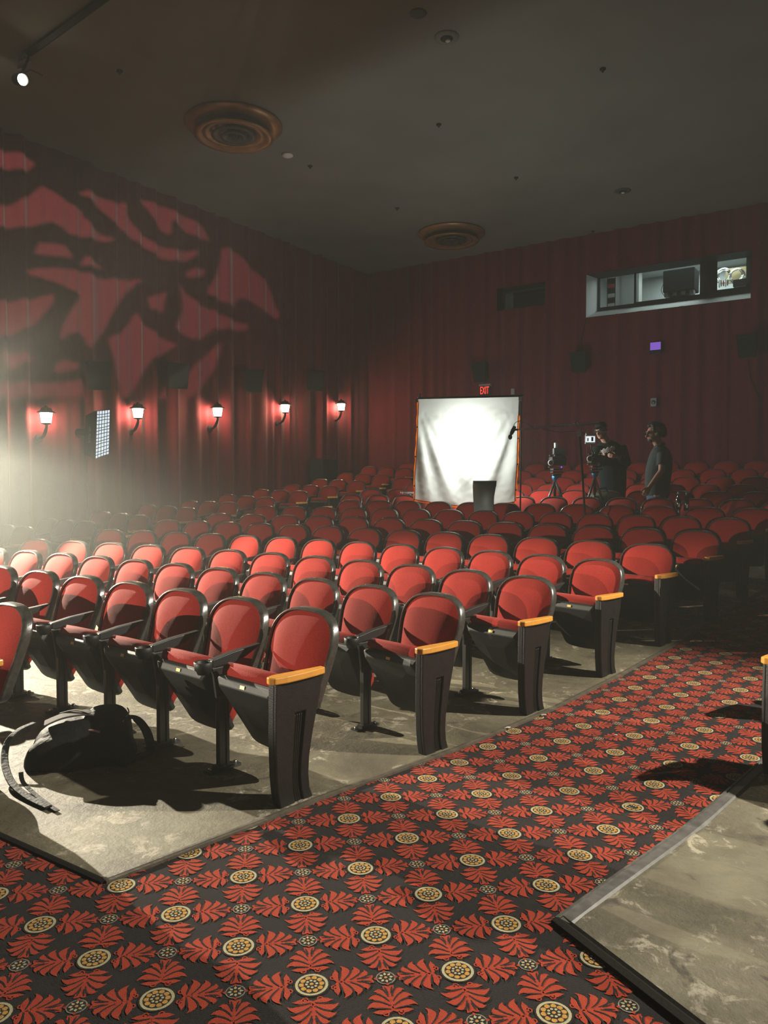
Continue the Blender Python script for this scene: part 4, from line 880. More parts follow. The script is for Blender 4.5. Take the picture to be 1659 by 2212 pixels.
def rig(D, c0, lens, box, label, top=None, led=False):
    t = thing('film_camera', label, 'camera', c0+Vector((0, 0, 0.032)), 0, 'film cameras on tripods'); O_ = Vector(t.location); Jf = lambda px, py, dd=0.0: at_d(px, py, D+dd)-O_
    x0, x1, y0, y1 = box; k = D/1660; Rz = Matrix.Rotation(YAW, 3, 'Z')
    def bx(px, py, w_, h_, dd, dp, m_, nm, bev=0.006):
        mb = MB(); mb.box(Jf(px, py, dd), (w_*k, dp, h_*k), 0, Rz); return mb.build(nm, m_, t, bevel=bev)
    cx_, cy_ = (x0+x1)/2, (y0+y1)/2
    bd = bx(cx_+2, cy_, (x1-x0)*0.85, (y1-y0)*0.8, 0.0, 0.26, M['steel'], 'body')
    bx(cx_, y1+6, 20, 4, 0, 0.22, M['steel'], 'base_plate'); bx(cx_+1, y1+12, 24, 3.5, 0.02, 0.18, M['steel'], 'slide_plate'); bx(cx_-1, y1+18, 16, 4, 0, 0.10, M['black'], 'tripod_head')
    ld = (-FH*0.93-RIGHT*0.36).normalized(); lc = Jf(*lens, -0.20)
    mb = MB(); mb.lathe([(0.030, -0.16), (0.034, -0.10), (0.040, -0.04), (0.046, 0.0), (0.0, 0.0)], lc, ld, 20); mb.build('lens', M['black'], t)
    mb = MB(); mb.lathe([(0.036, 0.0), (0.046, 0.0), (0.047, 0.010), (0.038, 0.012)], lc, ld, 24, cap=False); mb.build('lens_ring', M['white'], t)  # white stands in for the light reflected by the ring
    mb = MB(); mb.lathe([(0.035, 0.002), (0.02, 0.006), (0, 0.008)], lc, ld, 20); mb.build('front_glass', M['lens'], t)
    for (px, py, w_, h_, dd) in [(x0+6, y0-1, 6, 3, -0.1), (x1-3, cy_, 4, 10, -0.06), (x0+12, y1+1, 22, 2.0, -0.14), (cx_+6, y0-3, 16, 3, -0.02), (x1-6, y0+3, 7, 5, -0.12)]: bx(px, py, w_, h_, dd, 0.05, M['steel'], 'rail', 0.003)
    mb = MB(); mb.tube([Jf(x0+14, cy_, -0.15), Jf(x0+11, cy_+1, -0.21)], [0.034, 0.036], 16); mb.build('follow_focus', M['steel'], t)
    if top:
        for (px, py, w_, h_, m_, nm) in top: bx(px, py, w_, h_, -0.02, 0.10, M[m_], nm)
    if led: bx(x1-7, y1+1, 2.0, 2.6, -0.20, 0.012, M['blue_led'], 'status_light', 0.001)
    mb = MB(); mb.tube([Jf(x1-2, y0-2), Jf(x1+3, cy_-4, -0.05), Jf(x1-4, cy_+6, -0.1), Jf(x1-8, y1+4)], 0.005, 6); mb.tube([Jf(x0+8, y0-4), Jf(x0+1, y0+4, -0.08), Jf(x0+5, cy_+2, -0.12)], 0.005, 6); mb.build('cable', M['black'], t)
    return t
DA = gap(1198, 8, 0.40); cA = tripod(DA, 1199, 1031, [(-0.40, -0.05), (0.02, 0.10), (0.40, -0.05)], 'black tripod with blue bowl nearer the white screen', 'camera tripods')
rig(DA, cA, (1190, 999.5), (1184, 1220, 985, 1008), 'film camera with tall top box nearer the white screen', [(1208, 975, 26, 13, 'dark_grille', 'top_monitor'), (1201, 962, 6, 11, 'grey', 'transmitter'), (1206, 984, 18, 4, 'steel', 'top_handle')], True)
DB = gap(1285, 8, 0.42); cB = tripod(DB, 1285, 1024, [(-0.36, -0.05), (0.03, 0.10), (0.36, -0.05)], 'black tripod with blue bowl before the man in cap', 'camera tripods')
tb = rig(DB, cB, (1274, 991), (1268, 1303, 982, 1002), 'film camera under bright monitor before the man in cap', [(1288, 983, 22, 3, 'steel', 'top_handle')])
D = DB; O_ = Vector(tb.location); Rz = Matrix.Rotation(YAW, 3, 'Z'); k = DB/1660
mb = MB(); mb.box(J(1275.5, 949.5, -0.05)-O_, (23*k, 0.025, 19*k), 0, Rz); mo = mb.build('monitor', M['white'], tb, bevel=0.004)
mb = MB(); mb.box(J(1275.5, 948.8, -0.066)-O_, (19*k, 0.004, 12.5*k), 0, Rz); mb.build('monitor_picture', M['screen_img'], mo)
mb = MB(); mb.box(J(1279.5, 948.5, -0.070)-O_, (4.5*k, 0.004, 9*k), 0, Rz); mb.box(J(1270, 949.5, -0.070)-O_, (2.5*k, 0.004, 7*k), 0, Rz); mb.build('monitor_image', M['dark_grille'], mo)
mb = MB(); mb.tube([J(1276, 959, -0.04)-O_, J(1277, 968, -0.04)-O_, J(1279, 974, -0.02)-O_, J(1284, 981)-O_], 0.009, 8); mb.tube([J(1268, 959, -0.06)-O_, J(1267.5, 975, -0.07)-O_, J(1268, 985, -0.08)-O_], 0.004, 6); mb.build('monitor_arm', M['steel'], tb)
mb = MB(); mb.tube([J(1262, 934, -0.05)-O_, J(1269, 933, -0.05)-O_, J(1268, 927, -0.05)-O_], 0.010, 8); mb.tube([J(1266, 934, -.05)-O_, J(1267, 942, -.05)-O_], 0.008, 8); mb.build('monitor_clamp', M['chrome'], tb)
# ------------------------------------------------------------------ strip softbox by the far aisle
fTL, fTR, fBL, fBR = at_d(207.5, 888, 11.6), at_d(237, 885, 12.0), at_d(204, 992, 11.6), at_d(234.5, 981, 12.0)
fn = (fTR-fTL).cross(fBL-fTL).normalized()
if fn.dot(RIGHT) < 0: fn = -fn
cen2 = (fTL+fTR+fBL+fBR)/4; base = Vector((cen2.x, cen2.y, 0))-fn*0.30; base.z = floor_z(base.x, base.y)
sb = thing('strip_softbox', 'upright strip softbox with glowing fabric grid between two lanterns', 'softbox', base); O_ = Vector(base)
def fp(u, v, h=0.0): return fTL.lerp(fTR, u).lerp(fBL.lerp(fBR, u), v)+fn*(h+0.03*math.sin(PI*u)*math.sin(PI*v)*0)-O_
mb = MB(); mb.add([fp(0, 0), fp(1, 0), fp(1, 1), fp(0, 1)], [(0, 1, 2, 3)]); mb.build('diffuser', M['grid_cell'], sb)
mb = MB(); R0_ = [fp(0, 0, 0.02), fp(1, 0, 0.02), fp(1, 1, 0.02), fp(0, 1, 0.02)]; R1_ = [fp(0, 0, -0.02), fp(1, 0, -0.02), fp(1, 1, -0.02), fp(0, 1, -0.02)]
cb_ = sum((Vector(p) for p in R1_), Vector())/4; R2_ = [cb_.lerp(Vector(p), 0.80)-fn*0.17 for p in R1_]; R3_ = [cb_.lerp(Vector(p), 0.3)-fn*0.20 for p in R1_]
mb.loft([R0_, R1_, R2_, R3_], 0, False, False); mb.build('skirt', M['black'], sb)
mb = MB()
for i in range(15):
    v = (i+0.0)/14; bend = 0.012*math.sin(i*1.7)
    mb.loft([[fp(u, v+bend*math.sin(PI*u)-0.007, 0.004), fp(u, v+bend*math.sin(PI*u)+0.007, 0.004), fp(u, v+bend*math.sin(PI*u)+0.007, 0.012), fp(u, v+bend*math.sin(PI*u)-0.007, 0.012)] for u in frange(0, 1, 8)], 0, False)
for i in range(6):
    u = i/5
    mb.loft([[fp(u-0.006, v, 0.004), fp(u+0.006, v, 0.004), fp(u+0.006, v, 0.012), fp(u-0.006, v, 0.012)] for v in frange(0, 1, 10)], 0, False)
mb.build('fabric_grid', M['black'], sb)
a_, b_ = (Vector(R1_[0])+Vector(R1_[3]))/2, (Vector(R2_[0])+Vector(R2_[3]))/2
sd = (b_-a_).normalized(); upv = (Vector(R1_[0])-Vector(R1_[3])).normalized(); nv = upv.cross(sd).normalized()
if nv.dot(CAM-cen2) < 0: nv = -nv
tp = a_.lerp(b_, 0.5)+nv*0.006
xax = upv; yax = nv.cross(xax); mat_ = Matrix((xax, yax, nv)).transposed()
tx = text('lettering', 'amaran', M['chalk'], sb, 0.085, tp, mat_.to_euler(), 0.001)
mb = MB(); c1 = cb_-fn*0.24; mb.tube([Vector((c1.x, c1.y, c1.z)), Vector((c1.x, c1.y, 0.25))], 0.014, 8)
for k_ in range(3): a2 = 2*PI*k_/3; mb.tube([Vector((c1.x, c1.y, 0.35)), Vector((c1.x+0.22*math.cos(a2), c1.y+0.22*math.sin(a2), 0.02))], 0.010, 6)
mb.build('stand', M['steel'], sb)
mb = MB(); mb.loft([[c1+fn*q+upv*(0.07*math.cos(2*PI*j/14))+nv*(0.07*math.sin(2*PI*j/14)) for j in range(14)] for q in (0.08, -0.14)]); mb.build('lamp_body', M['black'], sb)
# ------------------------------------------------------------------ people
def remesh(o, vox, sm=2):
    r_ = o.modifiers.new('remesh', 'REMESH'); r_.mode = 'VOXEL'; r_.voxel_size = vox; r_.use_smooth_shade = True
    if sm: s_ = o.modifiers.new('smooth', 'SMOOTH'); s_.iterations = sm; s_.factor = 0.5
    return o
def ring(c, ax_, ay_, n=18): return [c+ax_*math.cos(2*PI*j/n)+ay_*math.sin(2*PI*j/n) for j in range(n)]
def hand(mb, wrist, dirv, side, curl=0.5, s_=1.0):
    dirv = dirv.normalized(); side = (side-dirv*side.dot(dirv)).normalized(); nz_ = dirv.cross(side); 
    rings = [ring(wrist+dirv*t_, side*a_*s_, nz_*b_*s_, 12) for t_, a_, b_ in [(-0.02, .026, .020), (0.02, .034, .018), (0.06, .042, .016), (0.095*s_, .040, .014)]]
    mb.loft(rings)
    for i, ln in enumerate((0.070, 0.080, 0.075, 0.058)):
        b_ = wrist+dirv*0.088*s_+side*(0.030-0.020*i)*s_; p1 = b_+(dirv*math.cos(curl*0.6)+nz_*math.sin(curl*0.6))*ln*0.45*s_; p2 = p1+(dirv*math.cos(curl*1.5)+nz_*math.sin(curl*1.5))*ln*0.32*s_; p3 = p2+(dirv*math.cos(curl*2.3)+nz_*math.sin(curl*2.3))*ln*0.25*s_
        mb.tube([b_-dirv*0.02, b_, p1, p2, p3], [0.0095*s_, 0.0095*s_, 0.009*s_, 0.008*s_, 0.007*s_], 8)
    b_ = wrist+dirv*0.025*s_+side*0.030*s_; mb.tube([b_, b_+(dirv*0.6+side*0.7+nz_*0.2)*0.040*s_, b_+(dirv*0.95+side*0.55+nz_*0.5)*0.070*s_], [0.013*s_, 0.011*s_, 0.009*s_], 8)
def head(mb, c, f, up, s_):
    r = f.cross(up).normalized()
    Rm = Matrix((r, f, up)).transposed()
    mb.ball(c+up*0.015*s_-f*0.012*s_, (0.078*s_, 0.098*s_, 0.105*s_), 18, 0, Rm)
    mb.ball(c-up*0.055*s_+f*0.022*s_, (0.058*s_, 0.066*s_, 0.068*s_), 16, 0, Rm)
    mb.ball(c-up*0.098*s_+f*0.062*s_, (0.022*s_, 0.020*s_, 0.018*s_), 10, 0, Rm)
    mb.tube([c+up*0.015*s_+f*0.082*s_, c-up*0.012*s_+f*0.100*s_, c-up*0.030*s_+f*0.112*s_, c-up*0.040*s_+f*0.088*s_], [0.010*s_, 0.013*s_, 0.017*s_, 0.013*s_], 8)
    mb.tube([c+up*0.028*s_+f*0.088*s_-r*0.045*s_, c+up*0.030*s_+f*0.094*s_, c+up*0.028*s_+f*0.088*s_+r*0.045*s_], 0.010*s_, 8)
    mb.tube([c-up*0.062*s_+f*0.082*s_-r*0.022*s_, c-up*0.060*s_+f*0.090*s_, c-up*0.062*s_+f*0.082*s_+r*0.022*s_], 0.008*s_, 8)
    for sg in (-1, 1): mb.ball(c+r*sg*0.080*s_-f*0.008*s_-up*0.005*s_, (0.012*s_, 0.022*s_, 0.034*s_), 10, 0, Rm)
    return r
def face_bits(t, O_, c, f, up, r, s_, glasses=True):
    for sg in (-1, 1):
        mb = MB(); mb.ball(c+up*0.010*s_+f*0.086*s_+r*sg*0.033*s_-O_, 0.012*s_, 10); mb.build('eye', M['hair'], t)
    if glasses:
        mb = MB()
        for sg in (-1, 1):
            cc = c+up*0.008*s_+f*0.108*s_+r*sg*0.034*s_-O_; mb.tube([cc+r*math.cos(2*PI*j/16)*0.026*s_+up*math.sin(2*PI*j/16)*0.020*s_ for j in range(17)], 0.0035*s_, 6)
            mb.tube([cc+r*sg*0.026*s_, c+up*0.012*s_+f*0.02*s_+r*sg*0.084*s_-O_, c+up*0.006*s_-f*0.01*s_+r*sg*0.086*s_-O_], 0.003*s_, 6)
        mb.tube([c+up*0.010*s_+f*0.110*s_-r*0.009*s_-O_, c+up*0.010*s_+f*0.110*s_+r*0.009*s_-O_], 0.003*s_, 6); mb.build('glasses', M['black'], t)
Z3 = Vector((0, 0, 1))
# --- man in profile, standing between the rows
D = gap(1415, 8, 0.30)+0.02; K_ = D/1660; HS = 1.12
foot = J(1424, 1080); foot.z = floor_z(foot.x, foot.y)+SLAB
man = thing('person', 'standing man in charcoal polo shirt and jeans, in profile, curly dark hair', 'person', foot); O_ = Vector(foot)
B = lambda px, py, dd=0.0: J(px, py, dd)-O_
f = -RIGHT.copy(); f = (f-Z3*0.12).normalized(); up = f.cross(FH).normalized()
if up.z < 0: up = -up
hc = J(1412.5, 936)
mb = MB(); r = head(mb, hc-O_, f, up, HS)
mb.tube([B(1415, 946), B(1423, 962), B(1428, 972)], [0.062, 0.070, 0.085], 14)
TOR = [(962, 1415, 1434, .075), (968, 1412, 1441, .13), (976, 1407, 1446, .19), (990, 1402, 1450, .215), (1005, 1398, 1451, .205), (1020, 1395, 1450, .195), (1040, 1394, 1447, .195), (1058, 1395, 1445, .195), (1071, 1397, 1444, .195)]
def torso(mb, shrink=0.0, rows_=TOR):
    mb.loft([ring(B((a+b)/2, y), RIGHT*((b-a)/2*K_-shrink), FH*(w_-shrink)) for y, a, b, w_ in rows_])
torso(mb, 0.015)
sh, el, wr = B(1433, 980, -0.20), B(1429, 1018, -0.24), B(1402, 1053, -0.24)
mb.tube([sh, sh.lerp(el, .5), el, el.lerp(wr, .35), wr], [0.062, 0.058, 0.050, 0.046, 0.030], 12)
hand(mb, wr, (B(1394, 1068, -0.25)-wr), -RIGHT+Z3*0.2, 0.9, 1.1)
sh2, el2, wr2 = B(1428, 982, 0.20), B(1424, 1020, 0.24), B(1405, 1055, 0.22)
mb.tube([sh2, el2, wr2], [0.060, 0.048, 0.030], 12); hand(mb, wr2, (B(1398, 1070, 0.22)-wr2), -RIGHT, 0.9, 1.1)
hipz = B(1420, 1068).z
for sg in (-1, 1):
    hp = B(1420, 1068, sg*0.10); ft = Vector((-0.04*sg, 0, 0.0))+FH*sg*0.10+RIGHT*0.0; kn = hp.lerp(ft, .5)-RIGHT*0.03; an = Vector((ft.x, ft.y, 0.09))
    mb.tube([hp, kn, an], [0.085, 0.055, 0.040], 12); mb.tube([an, Vector((ft.x, ft.y, 0.04)), Vector((ft.x, ft.y, 0.035))-RIGHT*0.15], [0.042, 0.045, 0.035], 10)
remesh(mb.build('body', M['skin'], man), 0.010)
mb = MB(); torso(mb, 0.0); mb.tube([sh+Vector((0, 0, 0.015)), sh.lerp(el, .40), sh.lerp(el, .66)], [0.085, 0.078, 0.074], 14); mb.tube([sh2+Vector((0, 0, 0.015)), sh2.lerp(el2, .66)], [0.08, 0.072], 14)
remesh(mb.build('polo_shirt', M['shirt'], man), 0.014)
mb = MB(); mb.lathe([(0.085, -0.02), (0.092, 0.01), (0.080, 0.025)], B(1424.5, 962), (B(1421, 953)-B(1425, 963)), 16, cap=False); c_ = mb.build('collar', M['shirt'], man); c_.modifiers.new('solid', 'SOLIDIFY').thickness = 0.008
mb = MB(); mb.loft([ring(B(1420, y), RIGHT*a, FH*.19) for y, a in [(1056, .135), (1072, .16), (1084, .15)]])
for sg in (-1, 1):
    hp = B(1420, 1076, sg*0.095); ft = Vector((-0.04*sg, 0, 0.0))+FH*sg*0.10; kn = hp.lerp(ft, .5)-RIGHT*0.03; mb.tube([hp, kn, Vector((ft.x, ft.y, 0.06))], [0.110, 0.080, 0.070], 14)
remesh(mb.build('jeans', M['denim'], man), 0.016)
for sg in (-1, 1):
    ft = Vector((-0.04*sg, 0, 0.0))+FH*sg*0.10; mb = MB(); mb.ball(ft-RIGHT*0.06+Z3*0.045, (0.155, 0.055, 0.050), 14, 0, Matrix.Rotation(YAW, 3, 'Z')); mb.build('shoe', M['black'], man)
mb = MB(); rnd = random.Random(4)
for i in range(150):
    a_, e_ = rnd.uniform(0, 2*PI), rnd.uniform(-0.45, 1.5); dv = (FH*math.cos(a_)*math.cos(e_)*0.098+RIGHT*math.sin(a_)*math.cos(e_)*0.125+Z3*math.sin(e_)*0.130)*HS
    fr_ = dv.dot(f)
    if fr_ > 0.060*HS and dv.dot(Z3) < 0.085*HS: continue
    if fr_ > 0.005 and dv.dot(Z3) < 0.025*HS: continue
    mb.ball(hc-O_+dv-f*0.030+Z3*0.012, rnd.uniform(0.024, 0.036), 8)
remesh(mb.build('hair', M['hair'], man), 0.011, 1)
mb = MB(); mb.ball(hc-O_-up*0.085*HS+f*0.052*HS, (0.050, 0.045, 0.038), 12); mb.build('beard', M['hair'], man)
face_bits(man, O_, hc, f, up, r, HS)
# --- man in cap behind the second camera
D = gap(1320, 9, 0.26); K_ = D/1660
foot = J(1326, 1080); foot.z = floor_z(foot.x, foot.y)+SLAB
cam_man = thing('person', 'man in black cap, glasses and black sweatshirt leaning behind the camera', 'person', foot); O_ = Vector(foot)
f = (-RIGHT*0.74-FH*0.62-Z3*0.12).normalized(); up = (Z3-f*Z3.dot(f)).normalized(); up = (up-RIGHT*0.12).normalized(); f = (f-up*f.dot(up)).normalized()
hc = J(1298.5, 931, -0.16)
mb = MB(); r = head(mb, hc-O_, f, up, HS)
mb.tube([B(1301, 940, -0.12), B(1308, 952, -0.06), B(1314, 962)], [0.062, 0.070, 0.09], 14)
TOR2 = [(950, 1300, 1318, .07), (955, 1294, 1332, .11), (962, 1289, 1342, .15), (975, 1287, 1348, .165), (990, 1288, 1351, .17), (1010, 1291, 1353, .17), (1035, 1294, 1353, .17), (1060, 1297, 1352, .175), (1076, 1299, 1350, .17)]
torso(mb, 0.02, TOR2)
sh, el, wr = B(1340, 966, -0.02), B(1353, 1000, -0.10), B(1333, 987, -0.24)
mb.tube([sh, el, wr], [0.06, 0.05, 0.030], 12); hand(mb, wr, B(1319, 984, -0.26)-wr, Z3, 0.5, 1.05)
sh2, el2, wr2 = B(1292, 968, -0.04), B(1283, 996, -0.12), B(1292, 990, -0.28)
mb.tube([sh2, el2, wr2], [0.06, 0.05, 0.030], 12); hand(mb, wr2, B(1300, 986, -0.32)-wr2, Z3, 0.6, 1.05)
for sg in (-1, 1):
    hp = B(1325+sg*13, 1070); ft = RIGHT*sg*0.13+FH*0.02; kn = hp.lerp(ft, .5); an = Vector((ft.x, ft.y, 0.09)); mb.tube([hp, kn, an], [0.085, 0.055, 0.040], 12); mb.tube([an, Vector((ft.x, ft.y, 0.04)), Vector((ft.x, ft.y, 0.035))-FH*0.15], [0.042, 0.045, 0.035], 10)
remesh(mb.build('body', M['skin'], cam_man), 0.010)
mb = MB(); torso(mb, 0.0, TOR2)
mb.tube([sh, sh.lerp(el, .5), el, el.lerp(wr, .55), el.lerp(wr, .72)], [0.105, 0.095, 0.085, 0.070, 0.058], 14); mb.tube([sh2, sh2.lerp(el2, .5), el2, el2.lerp(wr2, .75)], [0.10, 0.09, 0.08, 0.060], 14)
remesh(mb.build('sweatshirt', M['hoodie'], cam_man), 0.014)
mb = MB()
for y_, n0_ in ((0, 0),):                              # looping white script across the chest
    pts = []
    for i in range(120):
        q = i/119; px = 1294+34*q; py = 978-10*q+4.2*math.sin(i*0.62)*(1.0+0.4*math.sin(i*0.21)); pts.append((px+2.0*math.cos(i*0.62), py))
    cc = []
    for px, py in pts:
        q = (px-1318)/32; dd = -0.188*math.sqrt(max(0.05, 1-q*q)); cc.append(B(px, py, dd))
    mb.tube(cc, 0.0085, 6)
mb.build('chest_lettering', M['chalk'], cam_man)
mb = MB(); mb.loft([ring(B(1325, y), RIGHT*a, FH*.165) for y, a in [(1062, .185), (1076, .19), (1090, .18)]])
for sg in (-1, 1):
    hp = B(1325+sg*12, 1078); ft = RIGHT*sg*0.13+FH*0.02; mb.tube([hp, hp.lerp(ft, .5), Vector((ft.x, ft.y, 0.06))], [0.115, 0.085, 0.072], 14)
remesh(mb.build('trousers', M['hoodie'], cam_man), 0.016)
for sg in (-1, 1):
    ft = RIGHT*sg*0.13+FH*0.02; mb = MB(); mb.ball(ft-FH*0.06+Z3*0.045, (0.055, 0.15, 0.050), 14, 0, Matrix.Rotation(YAW, 3, 'Z')); mb.build('shoe', M['black'], cam_man)
Rm = Matrix((r, f, up)).transposed(); mb = MB(); c_ = hc-O_+up*0.030*HS-f*0.012*HS
mb.loft([ring(c_+up*h, r*a*HS, f*b*HS, 20) for h, a, b in [(0.030, .086, .106), (0.055, .085, .105), (0.085, .076, .094), (0.110, .055, .070), (0.122, .02, .03)]]); mb.ball(c_+up*0.124, 0.010, 8); cap_ = mb.build('cap', M['hoodie'], cam_man)
mb = MB(); mb.loft([[c_+f*(0.075+t_*0.085)*HS+r*q*0.078*HS*math.sqrt(max(0.02, 1-(t_*0.98)**2))+up*(0.042-0.010*t_-0.018*q*q+h) for q, h in [(-1, 0), (-.5, 0), (0, 0), (.5, 0), (1, 0), (1, .006), (.5, .006), (0, .006), (-.5, .006), (-1, .006)]] for t_ in (0, .3, .6, .85, 1.0)]); mb.build('peak', M['hoodie'], cap_)
mb = MB()
for q in range(26):
    a_ = PI*0.62*(q/25*2-1); mb.ball(hc-O_-f*math.cos(a_)*0.096*HS+r*math.sin(a_)*0.080*HS+up*(0.020-0.02*abs(math.cos(a_))), 0.022, 8)
remesh(mb.build('hair', M['hair'], cam_man), 0.011, 1)
face_bits(cam_man, O_, hc, f, up, r, HS)
mb = MB(); mb.ball(hc-O_-up*0.062*HS+f*0.093*HS, (0.018, 0.010, 0.006), 8, 0, Rm); M['lips'] = mat('lips', (0.25, 0.08, 0.07), 0.5); mb.build('mouth', M['lips'], cam_man)
# khaki bag and two dark bottles on the seats near the crew
D = gap(1305, 9, -0.28); P = J(1306, 1080); mb = MB()
mb.loft([ring(Vector((0, 0, z)), RIGHT*a, FH*b, 20) for z, a, b in [(0, .28, .14), (0.06, .31, .16), (0.16, .30, .15), (0.22, .22, .11), (0.24, .1, .05)]]); t = thing('canvas_bag', 'olive canvas bag lying on seat behind the second tripod', 'bag', P-Z3*0.10); remesh(mb.build('bag_body', M['khaki'], t), 0.02)
mb = MB(); mb.tube([RIGHT*-0.15+Z3*0.2, RIGHT*-0.12+Z3*0.29, RIGHT*0.02+Z3*0.30, RIGHT*0.06+Z3*0.2], 0.012, 6); mb.build('handle', M['black'], t)
mb = MB(); mb.box(RIGHT*-0.18-FH*0.15+Z3*0.15, (0.10, 0.02, 0.05), 0, Matrix.Rotation(YAW, 3, 'Z')); mb.build('buckle', M['grey'], t)
for px, py, lab in ((1465, 1098, 'glossy dark bottle among the seats, nearer the man in profile'), (1482.5, 1100, 'glossy dark bottle among the seats, further from man in profile')):
    D = gap(px, 7, -0.10); P = J(px, py+3); t = thing('bottle', lab, 'bottle', P, 0, 'dark bottles among the seats'); k = D/1660
    mb = MB(); mb.lathe([(0.030, 0), (0.034, 0.01), (0.034, 0.11), (0.026, 0.15), (0.012, 0.18), (0.012, 0.21)], (0, 0, 0), seg=18); M['bottle'] = M.get('bottle') or mat('dark_bottle_glass', (0.01, 0.012, 0.012), 0.08, spec=0.9, coat=0.8); mb.build('body', M['bottle'], t)
    mb = MB(); mb.lathe([(0.014, 0.205), (0.014, 0.235), (0.0, 0.236)], (0, 0, 0), seg=12); mb.build('cap', M['white'], t)
    mb = MB(); mb.box(-FH*0.034+Z3*0.06+RIGHT*-0.004, (0.022, 0.003, 0.045), 0, Matrix.Rotation(YAW, 3, 'Z')); mb.build('paper_label', M['paper'], t)
# ------------------------------------------------------------------ backpack on the concrete
c0 = on_z(178, 1640, 0.0); bp = thing('backpack', 'black backpack lying on the concrete in front of the first full row', 'backpack', (c0.x, c0.y, SLAB)); O_ = Vector(bp.location)
ang = 0.16; bxv = (RIGHT*math.cos(ang)+FH*math.sin(ang)); byv = Vector((-bxv.y, bxv.x, 0))
def bpnt(a, b, z): return bxv*a+byv*b+Z3*z
mb = MB()
def lump(c, ax_, ay_, h, p=2.6, n=24):
    rings = []
    for i in range(9):
        t_ = i/8*PI/2; k1 = max(0.03, math.cos(t_))**(2/p); z = math.sin(t_)**(2/p)*h
        rings.append([c+bxv*math.copysign(abs(math.cos(2*PI*j/n))**(2/p), math.cos(2*PI*j/n))*ax_*k1+byv*math.copysign(abs(math.sin(2*PI*j/n))**(2/p), math.sin(2*PI*j/n))*ay_*k1+Z3*z for j in range(n)])
    mb.loft(rings)
lump(bpnt(0.00, 0.02, 0), 0.27, 0.20, 0.215); lump(bpnt(-0.07, -0.10, 0), 0.20, 0.11, 0.165); lump(bpnt(0.11, 0.08, 0.05), 0.145, 0.14, 0.215); lump(bpnt(0.17, -0.03, 0), 0.12, 0.13, 0.15)
bo = mb.build('main_body', M['bag'], bp); remesh(bo, 0.012, 4)
tex = bpy.data.textures.new('crumple', 'CLOUDS'); tex.noise_scale = 0.12; dm = bo.modifiers.new('crumple', 'DISPLACE'); dm.texture = tex; dm.strength = 0.016; dm.mid_level = 0.5
def ribbon(pts, wd, th, m_, name, wdir=None):
    mb = MB(); pts = [Vector(p) for p in pts]; q = []
    for i, p in enumerate(pts):
        tg = (pts[min(i+1, len(pts)-1)]-pts[max(i-1, 0)]).normalized(); sd_ = tg.cross(Z3 if wdir is None else wdir); sd_ = sd_.normalized() if sd_.length > 0.05 else bxv; nn = sd_.cross(tg)
        q.append([p+sd_*wd/2+nn*th/2, p-sd_*wd/2+nn*th/2, p-sd_*wd/2-nn*th/2, p+sd_*wd/2-nn*th/2])
    mb.loft(q, 0, False); return mb.build(name, m_, bp, bevel=0.004)
def F(px, py, z): p = on_z(px, py, z+SLAB); return p-O_
def smooth_path(ps, n=5):
    ps = [Vector(p) for p in ps]; out = []
    for i in range(len(ps)-1):
        p0, p1, p2, p3 = ps[max(i-1, 0)], ps[i], ps[i+1], ps[min(i+2, len(ps)-1)]
        for j in range(n):
            t_ = j/n; out.append(0.5*((2*p1)+(p2-p0)*t_+(2*p0-5*p1+4*p2-p3)*t_*t_+(3*p1-p0-3*p2+p3)*t_**3))
    return out+[ps[-1]]
ribbon(smooth_path([F(75, 1562, 0.17), F(40, 1578, 0.16), F(16, 1605, 0.12), F(10, 1645, 0.07), F(25, 1690, 0.03), F(60, 1722, 0.012), F(105, 1744, 0.010)]), 0.036, 0.012, M['bag'], 'shoulder_strap')
ribbon(smooth_path([F(45, 1668, 0.06), F(50, 1690, 0.03), F(75, 1715, 0.012), F(100, 1735, 0.010), F(125, 1752, 0.008)]), 0.022, 0.004, M['bag'], 'webbing_strap')
ribbon(smooth_path([F(262, 1553, 0.20), F(287, 1549, 0.19), F(308, 1566, 0.15), F(321, 1592, 0.09), F(325, 1622, 0.02), F(300, 1634, 0.012), F(262, 1652, 0.012)]), 0.050, 0.014, M['bag'], 'shoulder_strap')
ribbon(smooth_path([bpnt(-0.19, -0.02, 0.205), bpnt(-0.10, 0.00, 0.236), bpnt(0.0, 0.02, 0.245), bpnt(0.07, 0.02, 0.24)]), 0.095, 0.010, M['bag_mesh'], 'mesh_pocket')
ribbon(smooth_path([bpnt(-0.13, 0.06, 0.235), bpnt(-0.04, 0.03, 0.258), bpnt(0.05, -0.02, 0.252)]), 0.020, 0.006, M['bag_mesh'], 'webbing_strap')
mb = MB(); mb.tube(smooth_path([bpnt(0.215, 0.16, 0.22), bpnt(0.235, 0.08, 0.215), bpnt(0.215, 0.0, 0.19)]), 0.004, 6); mb.build('piping', M['pink'], bp)
mb = MB(); mb.tube(smooth_path([bpnt(0.055, -0.100, 0.182), bpnt(0.085, -0.108, 0.182), bpnt(0.115, -0.108, 0.172)]), 0.006, 6); mb.build('zip_pull', M['pink'], bp)
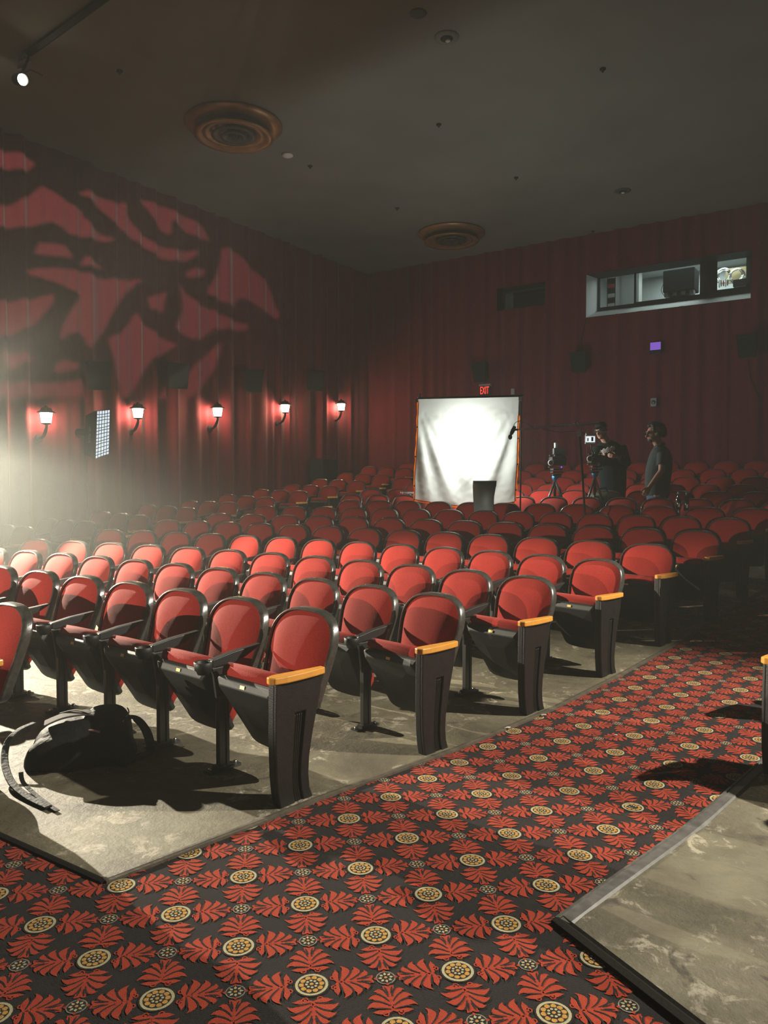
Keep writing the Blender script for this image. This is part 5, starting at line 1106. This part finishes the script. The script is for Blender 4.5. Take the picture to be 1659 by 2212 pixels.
# litter on the concrete
for px, py, s_, lab in ((1095, 1574, 0.032, 'white paper scrap on concrete near the aisle carpet edge'), (1174, 1546, 0.022, 'white paper scrap at the foot of third end panel'), (1330, 1590, 0.012, 'tiny pale crumb on the carpet in the aisle'), (395, 1616, 0.014, 'pale crumb on concrete beside the backpack strap')):
    z_ = 0.0
    P = on_z(px, py, 0.0); P = on_z(px, py, floor_z(P.x, P.y)+SLAB); mb = MB(); rnd = random.Random(px)
    q = [(s_*rnd.uniform(.7, 1.2)*math.cos(2*PI*j/7), s_*rnd.uniform(.4, .7)*math.sin(2*PI*j/7)) for j in range(7)]; mb.prism(q, lambda a, b, t_: Vector((a, b, t_+0.25*a)), 0.004, 0.008); o = mb.build('paper_scrap', M['paper'], loc=(P.x, P.y, P.z+0.001)); tag(o, lab, 'litter', 'scraps on the floor')

# ------------------------------------------------------------------ thin haze filling the house, added to lift the blacks
hm = bpy.data.materials.new('haze'); hm.use_nodes = True; hn = hm.node_tree.nodes; hn.remove(hn['Principled BSDF'])
vsn = hn.new('ShaderNodeVolumeScatter'); vsn.inputs['Color'].default_value = (0.95, 1.0, 0.95, 1); vsn.inputs['Density'].default_value = 0.0034; vsn.inputs['Anisotropy'].default_value = 0.2
hm.node_tree.links.new(vsn.outputs[0], hn['Material Output'].inputs['Volume'])
hz = MB().box(((XL+XR)/2, (YF+YB)/2, ZC/2+0.0), (XR-XL+0.3, YB-YF-0.3, ZC-0.06)).build('haze', hm); tag(hz, 'thin haze added to lift the blacks of the dark auditorium', 'haze', kind='stuff')
hm2 = hm.copy(); hm2.name = 'lens_glow_haze'; n2 = hm2.node_tree.nodes; l2 = hm2.node_tree.links; vn = [n_ for n_ in n2 if n_.type == 'VOLUME_SCATTER'][0]  # denser haze added to imitate the lens flare on this side
tc2 = n2.new('ShaderNodeTexCoord'); ln = n2.new('ShaderNodeVectorMath'); ln.operation = 'LENGTH'; l2.new(tc2.outputs['Object'], ln.inputs[0])
mr = n2.new('ShaderNodeMapRange'); mr.interpolation_type = 'SMOOTHSTEP'; mr.inputs['From Min'].default_value = 0.15; mr.inputs['From Max'].default_value = 1.0; mr.inputs['To Min'].default_value = 0.026; mr.inputs['To Max'].default_value = 0.0
l2.new(ln.outputs['Value'], mr.inputs['Value']); l2.new(mr.outputs['Result'], vn.inputs['Density'])
hz2 = MB().ball((0, 0, 0), (1, 1, 1), 40).build('haze', hm2, loc=(-8.7, 4.5, 1.1)); hz2.scale = (4.2, 4.2, 2.9); tag(hz2, 'denser haze added as a stand-in for lens glow by the far aisle', 'haze', kind='stuff')
